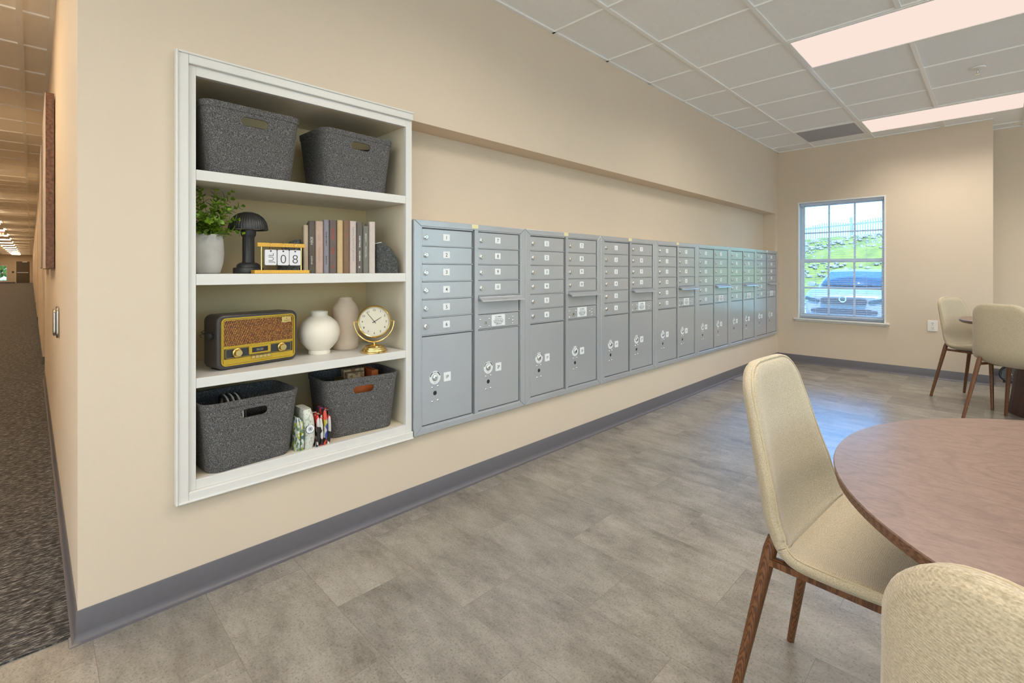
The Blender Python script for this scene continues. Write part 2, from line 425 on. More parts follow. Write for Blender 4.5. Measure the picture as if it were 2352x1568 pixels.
# floors
b = MB(); b.box(-3.2, 7.75, -4.6, 2.095, -.12, 0, 'floor'); b.box(-2.4, .3, 2.095, 2.6, -.12, -.02, 'floor')
struct(b.build('floor'))
b = MB(); b.box(-2.2, .6, 2.095, 66.2, -.12, .005, 'carpet'); struct(b.build('floor_corridor'))
# ceiling slabs
b = MB(); b.box(-3.2, 7.75, -4.6, 2.4, HC, HC + .14, 'ceil'); struct(b.build('ceiling'))
b = MB(); b.box(-2.4, .9, 2.4, 66.2, HC, HC + .14, 'ceilc'); struct(b.build('ceiling_corridor'))
# mailbox wall
b = MB()
b.box(XC, .395, YW, 2.62, 0, HC, 'wall')
b.box(.395, 1.338, YW, 2.62, 0, .39, 'wall'); b.box(.395, 1.338, YW, 2.62, 1.93, HC, 'wall'); b.box(.395, 1.338, 2.475, 2.62, .39, 1.93, 'wall')
b.box(1.338, 6.9, YW, 2.62, 0, 1.432, 'wall'); b.box(1.338, 6.9, YW, 2.62, 1.925, HC, 'wall'); b.box(1.338, 6.9, 2.2, 2.62, 1.432, 1.925, 'wall')
b.box(6.9, 7.2, YW, 2.62, 0, HC, 'wall')
struct(b.build('wall_left'))
# corridor right wall: shallow door alcoves repeat along it
b = MB(); y = 2.62
segs = [(2.62, 7.3)]; yy = 8.44
while yy < 64: segs.append((yy, min(yy + 6.2, 66))); yy += 7.4
for y0, y1 in segs: b.box(XC, .5, y0, y1, 0, HC, 'wall')
for (a_, c_) in zip([q[1] for q in segs[:-1]], [q[0] for q in segs[1:]]): b.box(.32, .5, a_, c_, 0, HC, 'wall'); b.box(XC, .32, a_, c_, 2.2, HC, 'wall')
struct(b.build('wall_corridor_right'))
b = MB(); b.box(-2.35, -2.2, 2.055, 66, 0, HC, 'wall'); struct(b.build('wall_corridor_left'))
b = MB(); b.box(-3.2, -2.2, YW, 2.2, 0, HC, 'wall'); struct(b.build('wall_left_side'))
# corridor end wall with window opening
YE = 66.0
b = MB(); wx0, wx1, wz0, wz1 = -2.12, -1.62, .22, 1.72
b.box(-2.35, wx0, YE, YE + .15, 0, HC, 'wall'); b.box(wx1, .5, YE, YE + .15, 0, HC, 'wall'); b.box(wx0, wx1, YE, YE + .15, 0, wz0, 'wall'); b.box(wx0, wx1, YE, YE + .15, wz1, HC, 'wall')
struct(b.build('wall_corridor_end'))
# window wall with opening
wy0, wy1, wz0, wz1 = .912, 1.815, .575, 2.052
b = MB(); X1 = 7.19
b.box(XW, X1, wy1, YW + .2, 0, HC, 'wall'); b.box(XW, X1, .034, wy0, 0, HC, 'wall'); b.box(XW, X1, wy0, wy1, 0, wz0, 'wall'); b.box(XW, X1, wy0, wy1, wz1, HC, 'wall')
b.box(X1, XF + .14, .034, .19, 0, HC, 'wall')
struct(b.build('wall_front'))
b = MB(); b.box(XF, XF + .14, -4.6, .034, 0, HC, 'wall'); struct(b.build('wall_far'))
b = MB(); ops2 = [(-4.3, -2.3), (-2.0, 0), (.2, 1.8)]; ys = -4.6  # side wall openings added out of view to let fill daylight in
for a, c in ops2: b.box(-3.35, -3.2, ys, a, 0, HC, 'wall'); b.box(-3.35, -3.2, a, c, 0, .3, 'wall'); b.box(-3.35, -3.2, a, c, 2.55, HC, 'wall'); ys = c
b.box(-3.35, -3.2, ys, 2.2, 0, HC, 'wall'); struct(b.build('wall_right'))
b = MB()
ops = [(-3.0, -.6), (-.4, 2.0), (2.2, 4.6), (4.8, 7.2)]; xs = -3.2  # rear wall openings, also added unseen to brighten the room
for a, c in ops: b.box(xs, a, -4.75, -4.6, 0, HC, 'wall'); b.box(a, c, -4.75, -4.6, 0, .3, 'wall'); b.box(a, c, -4.75, -4.6, 2.55, HC, 'wall'); xs = c
b.box(xs, 7.7, -4.75, -4.6, 0, HC, 'wall'); struct(b.build('wall_rear'))
def fill_shade_mat():  # translucent sheet for the added unseen windows, warms their daylight
    m = bpy.data.materials.new('added fill window shade'); m.use_nodes = True; nt = m.node_tree
    for n in list(nt.nodes): nt.nodes.remove(n)
    a = N(nt, 'ShaderNodeBsdfTranslucent', Color=(.95, .74, .54, 1)); d = N(nt, 'ShaderNodeBsdfDiffuse', Color=(.8, .72, .58, 1)); mx = nt.nodes.new('ShaderNodeMixShader'); mx.inputs[0].default_value = .3; o = nt.nodes.new('ShaderNodeOutputMaterial')
    nt.links.new(a.outputs[0], mx.inputs[1]); nt.links.new(d.outputs[0], mx.inputs[2]); tr = nt.nodes.new('ShaderNodeBsdfTransparent'); m2 = nt.nodes.new('ShaderNodeMixShader'); m2.inputs[0].default_value = .34; nt.links.new(mx.outputs[0], m2.inputs[1]); nt.links.new(tr.outputs[0], m2.inputs[2]); nt.links.new(m2.outputs[0], o.inputs[0]); return m
M['shade'] = fill_shade_mat()
for k, (a, c) in enumerate(ops):
    m_ = MB(); m_.box(a - .02, c + .02, -4.598, -4.596, .25, 2.6, 'shade'); struct(m_.build('window_%d' % (k + 3)))  # unseen shaded windows added behind the camera as daylight fill
for k, (a, c) in enumerate(ops2):
    m_ = MB(); m_.box(-3.198, -3.196, a - .02, c + .02, .25, 2.6, 'shade'); struct(m_.build('window_%d' % (k + 7)))  # unseen shaded windows added at the side to brighten the ceiling
# vinyl cove base: profile swept along the wall foot with mitred corners
def sweep_base(name, pts, side=1):
    prof = [(0, .10), (.003, .1005), (.0045, .098), (.0045, .03), (.006, .018), (.010, .009), (.016, .004), (.020, .0025), (.0205, 0), (0, 0)]
    P = []; k = len(pts)
    for i, p in enumerate(pts):
        ns = []
        for a, c in ((i - 1, i), (i, i + 1)):
            if 0 <= a and c < k:
                d = (Vector(pts[c]) - Vector(pts[a])).normalized(); ns.append(Vector((d.y, -d.x)) * side)
        n = sum(ns, Vector((0, 0))); n = n / (n.dot(ns[0]))
        P.append([(p[0] + n.x * o, p[1] + n.y * o, z) for o, z in prof])
    m = MB(); m.grid(P, 'base'); m.add(P[0], [tuple(range(len(prof)))], 'base'); m.add(P[-1], [tuple(range(len(prof)))], 'base')
    return struct(m.build(name, smooth=50))
sweep_base('baseboard_left', [(XC, 7.3), (XC, YW), (XW, YW), (XW, .034), (XF, .034), (XF, -4.6)])
b = MB()
for y0, y1 in segs[1:]: b.box(XC - .006, .32, y0 - .006, y1, .005, .10, 'base')
struct(b.build('baseboard_corridor'))
b = MB(); b.box(-2.2, -1.05, YE - .01, YE, .005, .12, 'base'); struct(b.build('baseboard_end'))
# ceiling grid
b = MB(); tz0, tz1 = HC - .010, HC + .001
for k in range(-9, 9):
    x = 2.42 + .611 * k
    if -3.2 < x < XF: b.box(x - .008, x + .008, -4.6, YW, tz0, tz1, 'tee')
for k in range(-10, 3):
    y = 1.025 + .611 * k
    if -4.6 < y < YW: b.box(-3.2, XF if y < .03 else XW, y - .012, y + .012, tz0 - .0004, tz1, 'tee')
b.box(XC, XW, YW - .022, YW, tz0, tz1, 'tee'); b.box(XW - .022, XW, .034, YW, tz0, tz1, 'tee'); b.box(XF - .022, XF, -4.6, .034, tz0, tz1, 'tee')
struct(b.build('trim_1'))
b = MB()
for x in (-.052, -.663, -1.274, -1.885): b.box(x - .014, x + .014, 2.06, 66, tz0, tz1, 'tee')
b.box(XC - .026, XC, 2.06, 7.3, tz0, tz1, 'tee'); b.box(XC - .026, XC, 8.44, 66, tz0, tz1, 'tee')
y = 2.30
while y < 66: b.box(-2.2, XC, y - .012, y + .012, tz0 - .0004, tz1, 'tee'); y += .611
struct(b.build('trim_2'))

# ------------------------------------------------------------------ ceiling lights
def troffer(x, y, label):
    t = thing('ceiling_light', label, 'ceiling light', (x, y, HC), 0, 'long recessed ceiling lights')
    f = MB(); w, l = .293, .596
    for a in ((-w - .006, -w + .012, -l - .006, l + .006), (w - .012, w + .006, -l - .006, l + .006), (-w + .012, w - .012, -l - .006, -l + .012), (-w + .012, w - .012, l - .012, l + .006)):
        f.box(a[0], a[1], a[2], a[3], -.0145, -.0015, 'tee')
    f.build('frame', t)
    d = MB(); d.box(-w + .012, w - .012, -l + .012, l - .012, -.0105, -.002, 'lamp'); d.build('diffuser', t)
    return t
LP = 20.0
def lamp(x, y, e=LP, sp=160):
    la = bpy.data.lights.new('ceiling lamp', 'AREA'); la.shape = 'RECTANGLE'; la.size = .56; la.size_y = 1.16; la.energy = e; la.color = (1, .92, .83)
    la.spread = math.radians(sp)
    o = bpy.data.objects.new('ceiling lamp', la); COL.objects.link(o); o.location = (x, y, HC - .017); return o
LX = [(3.947, .414), (6.391, .414), (1.503, .414)]
troffer(3.947, .414, 'large lit ceiling panel nearest, cut off by top edge'); lamp(3.947, .414)
troffer(6.391, .414, 'lit ceiling panel farther away, above the window wall'); lamp(6.391, .414, LP * .55, 115)
for x, y in ((1.503, .414), (-.94, .414), (1.503, -2.03), (3.947, -2.03), (6.391, -2.03), (-.94, -2.03)):
    troffer(x, y, 'lit ceiling panel outside the picture'); lamp(x, y)
# corridor lights
for i in range(17):
    t = thing('ceiling_light', 'small bright ceiling panels in a line down the long corridor', 'ceiling light', (-1.0, 3.6 + 3.75 * i, HC), 0, 'corridor ceiling lights')
    d = MB(); d.box(-.28, .28, -.55, .55, -.062, -.004, 'lampc'); d.build('diffuser', t, bevel=.012)
    f = MB(); f.box(-.285, .285, -.575, -.551, -.066, 0, 'tee'); f.box(-.285, .285, .551, .575, -.066, 0, 'tee'); f.box(-.285, .285, -.551, .551, -.0035, 0, 'tee'); f.build('frame', t)
# return air grille in the ceiling
t = thing('air_vent', 'grey perforated air return grille in ceiling near corner', 'vent', (6.391, 1.337, HC))
f = MB()
for a in ((-.298, -.275, -.298, .298), (.275, .298, -.298, .298), (-.275, .275, -.298, -.275), (-.275, .275, .275, .298)): f.box(*a, -.011, -.0015, 'tee')
f.build('frame', t)
d = MB(); g = plain('perforated grille', (.36, .36, .38), .5, var=.25, vscale=160); d.box(-.275, .275, -.275, .275, -.008, -.002, g); d.build('perforated_panel', t)
# sprinkler
t = thing('fire_sprinkler', 'white fire sprinkler head hanging from ceiling tile', 'sprinkler', (5.16, .108, HC))
d = MB(); d.lathe([(.0, -.001), (.045, -.001), (.043, -.010), (.02, -.016), (.0, -.016)], (0, 0, 0), 'plastic', 24, cap=False); d.build('escutcheon', t, 40)
d = MB(); d.cyl((0, 0, -.045), .007, .035, 'chrome', n=10); d.cyl((0, 0, -.052), .014, .003, 'chrome', n=14)
d.tube([(-.010, 0, -.016), (-.011, 0, -.035), (0, 0, -.049)], .002, 'chrome', 6); d.tube([(.010, 0, -.016), (.011, 0, -.035), (0, 0, -.049)], .002, 'chrome', 6); d.build('head', t, 40)

# ------------------------------------------------------------------ the window
win = struct(thing('window_1', 'white double hung window', 'window', (0, 0, 0)))
del win['label']; del win['category']
b = MB()   # jamb lining
b.box(XW - .004, X1, wy1 - .014, wy1 - .0001, wz0 + .0001, wz1 - .0001, 'vinyl'); b.box(XW - .004, X1, wy0 + .0001, wy0 + .014, wz0 + .0001, wz1 - .0001, 'vinyl'); b.box(XW - .004, X1, wy0 + .0141, wy1 - .0141, wz1 - .014, wz1 - .0001, 'vinyl')
b.build('window_jamb', win)
b = MB()
for x0, x1, z0, z1 in ((7.105, 7.135, 1.285, wz1 - .014), (7.08, 7.11, wz0 + .02, 1.325)):
    y0, y1 = wy0 + .014, wy1 - .014; s = .036
    b.box(x0, x1, y0, y0 + s, z0, z1, 'vinyl'); b.box(x0, x1, y1 - s, y1, z0, z1, 'vinyl'); b.box(x0 + .0005, x1 - .0005, y0 + s, y1 - s, z0, z0 + s, 'vinyl'); b.box(x0 + .0005, x1 - .0005, y0 + s, y1 - s, z1 - s, z1, 'vinyl')
    for k in (1, 2):
        y = y0 + s + (y1 - y0 - 2 * s) * k / 3; b.box(x0 + .008, x1 - .008, y - .010, y + .010, z0 + s, z1 - s, 'vinyl')
    z = (z0 + z1) / 2; b.box(x0 + .0092, x1 - .0092, y0 + s, y1 - s, z - .010, z + .010, 'vinyl')
b.box(7.07, 7.15, wy0, wy1, wz0 - .002, wz0 + .022, 'vinyl')
b.build('window_frame', win)
b = MB(); b.box(7.1185, 7.1215, wy0 + .05, wy1 - .05, 1.32, wz1 - .05, 'glass'); b.box(7.0935, 7.0965, wy0 + .05, wy1 - .05, wz0 + .055, 1.29, 'glass'); b.build('glass_pane', win)
b = MB(); b.box(XW - .035, 7.07, wy0 - .035, wy1 + .045, wz0 - .022, wz0, 'white'); b.box(XW - .014, XW, wy0 - .02, wy1 + .03, wz0 - .042, wz0 - .022, 'white'); b.build('window_sill', win, bevel=.004)
# blind
t = thing('window_blind', 'white horizontal slat blind, open, covering the window', 'blind', (7.038, (wy0 + wy1) / 2, wz1 - .016))
hw = (wy1 - wy0) / 2 - .026
b = MB(); b.box(-.018, .018, -hw, hw, -.03, 0, 'blind'); b.build('headrail', t, bevel=.002)
b = MB(); z = -.045; zb = -(wz1 - .016 - wz0 - .03)
while z > zb + .03:
    P = [[(-.0125, -hw, z - .0028), (-.006, -hw, z), (.006, -hw, z + .0012), (.0125, -hw, z - .0006)], [(-.0125, hw, z - .0028), (-.006, hw, z), (.006, hw, z + .0012), (.0125, hw, z - .0006)]]
    b.grid(P, 'blind'); z -= .0236
b.build('slats', t, smooth=60)
b = MB(); b.box(-.012, .012, -hw, hw, zb, zb + .014, 'blind'); b.build('bottom_rail', t, bevel=.002)
b = MB()
for y in (-hw * .62, hw * .62):
    for x in (-.0135, .0135): b.tube([(x, y, -.03), (x, y, zb + .01)], .0008, 'blind', 5)
b.build('ladder_cord', t)
b = MB(); b.tube([(-.024, hw - .05, -.03), (-.026, hw - .048, -.70)], .004, 'glass', 8); b.build('tilt_wand', t, 40)

# wall outlet
t = thing('wall_outlet', 'white duplex power outlet on the beige window wall', 'outlet', (XW, .503, .575))
b = MB(); b.prism(rrect(.083, .118, .006, 4), -.006, 0, 'plastic', 'x'); b.build('cover_plate', t, bevel=.0015)
for z in (.026, -.026):
    b = MB(); b.prism(rrect(.036, .034, .013, 5), -.0085, -.006, 'plastic', 'x')
    r = b.build('socket', t)
    d = MB()
    for y in (.007, -.007): d.box(-.0093, -.0085, y - .0017, y + .0017, .001, .010, 'dark')
    d.cyl((-.0093, 0, -.008), .003, .0008, 'dark', 'x', 10)
    o = d.build('slot', r)
    r.location.z = z
b = MB(); b.cyl((-.0072, 0, 0), .003, .0014, 'chrome', 'x', 10); b.build('screw', t)

# ------------------------------------------------------------------ corridor bits
t = thing('wall_art', 'nearer canvas with rust brown edge on corridor wall', 'wall art', (XC, 4.057, 1.189), 0, 'corridor wall canvases')
b = MB(); b.box(-.043, -.004, 0, .97, 0, 1.068, 'canvasside'); b.build('canvas_edge', t, bevel=.002)
b = MB(); b.box(-.0455, -.0428, .002, .968, .002, 1.066, 'canvasfront'); b.build('canvas_front', t)
t = thing('wall_art', 'farther canvas on corridor wall, half hidden by nearer canvas', 'wall art', (XC, 5.55, 1.20), 0, 'corridor wall canvases')
b = MB(); b.box(-.043, -.004, 0, 1.0, 0, 1.06, 'canvasside'); b.build('canvas_edge', t, bevel=.002)
b = MB(); b.box(-.0455, -.0428, .002, .998, .002, 1.058, 'canvasfront'); b.build('canvas_front', t)
t = thing('push_plate', 'stainless steel push plate on corridor wall below the canvas', 'push plate', (XC, 3.5, .907))
b = MB(); b.prism(rrect(.115, .165, .03, 6), -.012, 0, 'steel', 'x'); b.build('plate', t, bevel=.008, segs=3)
b = MB(); b.prism(rrect(.095, .14, .025, 6), -.024, -.012, 'steel', 'x'); b.build('button', t, bevel=.006, segs=3)
# corridor end door
d1 = struct(bpy.data.objects.new('door_1', None)); COL.objects.link(d1); d1.location = (-.56, YE, .005)
b = MB(); b.box(-.455, .455, -.03, -.004, .01, 2.08, 'door'); b.build('door_leaf', d1)
b = MB()
for a in ((-.51, -.455, 0, 2.13), (.455, .51, 0, 2.13)): b.box(a[0], a[1], -.04, 0, a[2], a[3], 'cabin')
b.box(-.51, .51, -.04, 0, 2.08, 2.13, 'cabin'); b.build('door_frame', d1)
b = MB(); b.box(-.40, .36, -.10, -.03, .98, 1.05, 'steel'); b.build('door_handle', d1)
b = MB(); b.box(-.05, .28, -.07, -.03, 2.0, 2.06, 'steel'); b.build('door_closer', d1)
w2 = struct(bpy.data.objects.new('window_2', None)); COL.objects.link(w2)
b = MB(); x0, x1, z0, z1 = -2.12, -1.62, .22, 1.72
b.box(x0, x0 + .05, YE + .02, YE + .07, z0, z1, 'vinyl'); b.box(x1 - .05, x1, YE + .02, YE + .07, z0, z1, 'vinyl')
for z in (z0, (z0 + z1) / 2 - .03, z1 - .06): b.box(x0 + .05, x1 - .05, YE + .021, YE + .069, z, z + .06, 'vinyl')
b.box((x0 + x1) / 2 - .012, (x0 + x1) / 2 + .012, YE + .03, YE + .06, z0, z1, 'vinyl')
for z in (z0 + .37, z1 - .37): b.box(x0 + .05, x1 - .05, YE + .032, YE + .058, z - .012, z + .012, 'vinyl')
b.build('window_frame', w2)
t = tag(MB().box(-1.30, -1.16, YE - .06, YE, .98, 1.15, 'black').build('wall_panel'), 'small dark access panel beside corridor end door', 'wall panel')
def exit_sign(x, y, label):
    t = thing('exit_sign', label, 'exit sign', (x, y, HC), 0, 'exit signs')
    b = MB(); b.box(-.16, .16, -.03, .03, -.24, -.03, 'plastic'); b.build('housing', t, bevel=.004)
    b = MB(); b.box(-.03, .03, -.02, .02, -.03, 0, 'plastic'); b.build('mount', t)
    b = MB(); b.text('EXIT', .15, (0, -.0315, -.135), 'exitred', '-y', xs=1.0, width=.27); b.build('lettering', t)
exit_sign(-.90, 26.9, 'nearer red EXIT sign hanging from corridor ceiling')
exit_sign(-.95, 56.0, 'farther red EXIT sign before the corridor end door')
# alcove doors along the corridor
n = 2
for (a, c) in zip([s[1] for s in segs[:-1]], [s[0] for s in segs[1:]]):
    dd = struct(bpy.data.objects.new('door_%d' % n, None)); COL.objects.link(dd); dd.location = (.32, (a + c) / 2, .005); n += 1
    b = MB(); b.box(-.012, -.001, -.45, .45, .01, 2.1, 'door'); b.build('door_leaf', dd)
    b = MB(); b.tube([(-.012, -.38, .98), (-.06, -.38, .98), (-.06, -.26, .98)], .009, 'steel', 8); b.build('door_handle', dd, 40)
# small dark openwork metal object on the floor by the far wall
t = thing('doorstop', 'small dark openwork metal ornament with chrome centre on floor behind far table', 'ornament', (7.30, -.10, 0), math.radians(-6))
b = MB(); ring = [(0, .085 * math.cos(a), .085 + .085 * math.sin(a)) for a in [2 * PI * i / 28 for i in range(28)]]
b.tube([(x, y, z + .004) for x, y, z in ring], .011, 'black', 8, True); b.build('ring', t, 40)
for k in range(4):
    a0 = k * PI / 2 + .4; b = MB()
    pts = []
    for i in range(16):
        u = i / 15; r = .076 * (1 - u) + .016; a = a0 + u * 3.2
        pts.append((0, r * math.cos(a), .089 + r * math.sin(a)))
    b.tube(pts, .006, 'maild', 6); b.build('scroll', t, 40)
b = MB(); b.lathe([(0, -.02), (.012, -.018), (.02, -.006), (.02, .006), (.012, .018), (0, .02)], (0, 0, .089), 'chrome', 16, 'x', cap=False); b.build('hub', t, 40)
b = MB(); b.box(-.04, .04, -.06, .06, 0, .012, 'black'); b.build('foot', t)
b = MB(); b.cyl((.006, 0, .089), .080, .006, 'maild', 'x', 28); b.build('back_plate', t)

# ------------------------------------------------------------------ outside the window
b = MB(); b.box(X1 + .02, 60, -30, 40, -.4, -.28, 'asphalt'); struct(b.build('ground'))
P = []
for i in range(40):
    x = 19.5 + i * .38; row = []
    for j in range(61):
        y = -18 + j * 0.8; u = min(1, max(0, (x - 20.5) / 10.5)); h = -.29 + 3.25 * (u * u * (3 - 2 * u)) + .09 * math.sin(x * 1.7 + y) * u + random.uniform(-.05, .05) * u
        row.append((x, y, h + .055 * (6 - y) * u))
    P.append(row)
b = MB(); b.grid(P, 'grass'); o = b.build('grass_bank', smooth=80); o['kind'] = 'stuff'; o['label'] = 'bright green grass bank with pale stones outside window'; o['category'] = 'grass'
b = MB(); ico = bmesh.new(); bmesh.ops.create_icosphere(ico, subdivisions=1, radius=1); iv = [v.co.copy() for v in ico.verts]; iff = [tuple(v.index for v in f.verts) for f in ico.faces]; ico.free()
for i in range(2600):
    x = random.uniform(20.8, 31); y = random.uniform(-1, 13); 
    if math.sin(y * 1.1 + x * .7) + math.sin(x * 1.9 - y * .5) < -.8: continue
    u = min(1, max(0, (x - 20.5) / 10.5)); z = -.29 + 3.25 * (u * u * (3 - 2 * u)) + .055 * (6 - y) * u + .03
    s = random.uniform(.03, .10); sx, sy, sz = s * random.uniform(.7, 1.6), s * random.uniform(.7, 1.6), s * .7
    b.add([(x + v.x * sx, y + v.y * sy, z + v.z * sz) for v in iv], iff, 'rock')
o = b.build('stones'); o['kind'] = 'stuff'; o['label'] = 'pale stones scattered over the grass bank'; o['category'] = 'stones'
t = thing('picket_fence', 'blue grey picket fence with scalloped tops along bank behind car', 'fence', (32, 0, 0))
b = MB()
def fz(y): return 2.72 + .055 * (6 - y)
y = -2.0
while y < 14:
    ph = ((y + 4) % 2.4) / 2.4; h = 1.05 + .18 * math.sin(PI * ph)
    b.box(-.015, .015, y - .030, y + .030, fz(y), fz(y) + h, 'fence'); y += .112
b.build('pickets', t)
b = MB()
for dz in (.25, .95):
    P = [[(.016, yy, fz(yy) + dz), (.016, yy, fz(yy) + dz + .09), (.05, yy, fz(yy) + dz + .09), (.05, yy, fz(yy) + dz)] for yy in (-4, 14)]
    b.grid(P, 'fence', True)
b.build('rail', t)
for yy in (-3.9, -1.5, .9, 3.3, 5.7, 8.1, 10.5, 12.9):
    b = MB(); b.box(-.05, .06, yy - .06, yy + .06, fz(yy) - .1, fz(yy) + 1.4, 'fence'); b.build('post', t)
# parked car, front towards the window
t = thing('car', 'silver car parked outside facing the window', 'car', (14.75, 2.80, -.28), math.radians(1.5))
# local: x back along the car length, y across
def ring(x, w, z0, z1, r=.16, n=5):
    pts = rrect(2 * w, z1 - z0, min(r, (z1 - z0) / 2.2), n); return [(x + (.10 * (p[0] / w) ** 2 if x < .25 else 0), p[0], (z0 + z1) / 2 + p[1]) for p in pts]
b = MB()
st = [(0, .80, .30, .78), (.04, .86, .24, .86), (.20, .90, .22, .93), (.7, .91, .22, .985), (1.25, .915, .22, 1.02), (1.6, .915, .22, 1.03), (3.6, .915, .22, 1.03), (4.3, .90, .24, 1.03), (4.62, .84, .32, .98)]
P = [ring(*q) for q in st]; b.grid(P, 'car', True); b.add(P[0], [tuple(range(len(P[0])))], 'car'); b.add(P[-1], [tuple(range(len(P[0])))], 'car')
b.build('body', t, smooth=50)
b = MB(); st = [(1.25, .80, .98, 1.02), (1.95, .68, .98, 1.45), (2.3, .66, .98, 1.50), (3.4, .66, .98, 1.49), (4.15, .74, .98, 1.03)]
P = [ring(*q, r=.10) for q in st]; b.grid(P, 'car', True); b.add(P[0], [tuple(range(len(P[0])))], 'car'); b.add(P[-1], [tuple(range(len(P[0])))], 'car')
b.build('cabin', t, smooth=50)
b = MB(); P = [[(1.235, -.72, 1.055), (1.215, 0, 1.06), (1.235, .72, 1.055)], [(1.86, -.60, 1.42), (1.84, 0, 1.44), (1.86, .60, 1.42)]]; b.grid(P, 'carglass'); o = b.build('windshield', t, smooth=60)
s = o.modifiers.new('s', 'SOLIDIFY'); s.thickness = .02; s.offset = 0
b = MB(); b.prism(rrect(.98, .16, .06, 5, 0, .68), -.03, .04, 'black', 'x'); b.build('grille', t)
b = MB(); b.lathe([(.055, -.012), (.085, -.012), (.085, .012), (.055, .012)], (-.04, 0, .735), 'chrome', 24, 'x', cap=False); b.tube([(-.04, -.06, .735), (-.04, .06, .735)], .008, 'chrome', 6); b.build('emblem', t, 40)
for s_ in (-1, 1):
    b = MB(); b.prism([(s_ * .52, .70), (s_ * .84, .78), (s_ * .86, .70), (s_ * .56, .62)], .03, .12, 'carglass', 'x'); b.build('headlight', t, bevel=.01)
    b = MB(); b.lathe([(0, -.10), (.14, -.10), (.2, -.09), (.31, -.08), (.33, 0), (.31, .08), (.2, .09), (0, .09)], (.92, s_ * .80, .33), 'black', 28, 'y', cap=False); b.lathe([(0, -.11), (.19, -.11), (.2, -.09)], (.92, s_ * .80 , .33), 'steel', 20, 'y', cap=False); b.build('wheel', t, 40)
    b = MB(); b.lathe([(0, -.10), (.31, -.08), (.33, 0), (.31, .08), (0, .09)], (3.6, s_ * .80, .33), 'black', 28, 'y', cap=False); b.build('wheel', t, 40)
    b = MB(); b.prism(rrect(.20, .13, .05, 4, s_ * 1.0, 1.08), 1.42, 1.54, 'car', 'x'); b.box(1.44, 1.50, min(s_ * .80, s_ * .92), max(s_ * .80, s_ * .92), 1.03, 1.07, 'black'); b.build('mirror', t, bevel=.02)
    b = MB(); b.prism(rrect(.18, .08, .03, 4, s_ * .62, .42), -.01, .06, 'black', 'x'); b.build('fog_lamp', t)
b = MB(); b.prism(rrect(1.2, .12, .04, 4, 0, .42), -.02, .05, 'black', 'x'); b.build('lower_grille', t)
b = MB(); b.tube([(1.22, .1, 1.075), (1.34, .62, 1.10)], .012, 'black', 6); b.tube([(1.22, -.45, 1.075), (1.34, .1, 1.10)], .012, 'black', 6); b.build('wiper', t)
# trees seen through the corridor end window
t = thing('tree', 'green tree outside the corridor end window', 'tree', (-2.6, 74, -.3))
b = MB()
for i in range(60):
    a = random.uniform(0, 2 * PI); r = random.uniform(0, 2.2); s = random.uniform(.3, .7)
    c = (r * math.cos(a), r * math.sin(a), random.uniform(1.0, 4.2)); b.add([(c[0] + v.x * s, c[1] + v.y * s, c[2] + v.z * s) for v in iv], iff, 'grass')
b.build('foliage', t, smooth=60)
b = MB(); b.cyl((0, 0, 0), .18, 2.2, 'walnut', n=10); b.build('trunk', t, 40)
b = MB(); b.box(-30, 30, 66.3, 120, -.4, -.28, 'grass'); struct(b.build('ground_rear'))
b = MB(); b.box(-30, 40, -40, -4.78, -.4, -.28, 'paving'); b.box(-30, -3.4, -4.78, 20, -.4, -.28, 'paving'); struct(b.build('bounce_ground'))  # unseen pale ground added to bounce sunlight up to the ceiling
# ------------------------------------------------------------------ built-in bookcase
bc = thing('built_in_bookcase', 'white built-in bookcase with three shelves set into the beige wall', 'bookcase', (0, 0, 0))
YF = 2.043     # face frame front
SH = [.422, .787, 1.165, 1.543]     # shelf tops
b = MB()      # casing with a step
def molding(x0, x1, z0, z1):
    b.box(x0, x1, 2.030, YW - .0005, z0, z1, 'white')
molding(.362, .398, .355, 1.951); molding(.398, 1.334, 1.916, 1.951); molding(.398, 1.334, .355, .386)
b.box(.358, .366, 2.024, YW - .0005, .351, 1.955, 'white'); b.box(.366, 1.334, 2.024, 2.033, 1.947, 1.955, 'white'); b.box(.366, 1.334, 2.024, 2.033, .351, .358, 'white')
b.build('casing', bc, bevel=.003)
b = MB(); b.box(.398, .422, YF, 2.064, .386, 1.916, 'white'); b.box(1.300, 1.334, YF, 2.064, .386, 1.916, 'white'); b.box(.422, 1.300, YF, 2.064, 1.881, 1.916, 'white'); b.box(.422, 1.300, YF, 2.064, .386, SH[0], 'white')
b.build('face_frame', bc, bevel=.0015)
b = MB(); b.box(.402, .416, 2.064, 2.468, .40, 1.90, 'cabin'); b.build('side_panel', bc)
b = MB(); b.box(1.306, 1.320, 2.064, 2.468, .40, 1.90, 'cabin'); b.build('side_panel', bc)
b = MB(); b.box(.402, 1.320, 2.455, 2.468, .40, 1.90, 'back'); b.build('back_panel', bc)
b = MB(); b.box(.416, 1.306, 2.064, 2.455, 1.886, 1.90, 'cabin'); b.build('top_panel', bc)
b = MB(); b.box(.416, 1.306, 2.064, 2.455, .402, SH[0], 'cabin'); b.build('bottom_panel', bc)
for z, th in ((SH[1], .036), (SH[2], .041), (SH[3], .038)):
    b = MB(); b.box(.4225, 1.2995, YF + .001, 2.455, z - th, z, 'white'); b.build('shelf', bc, bevel=.0015)

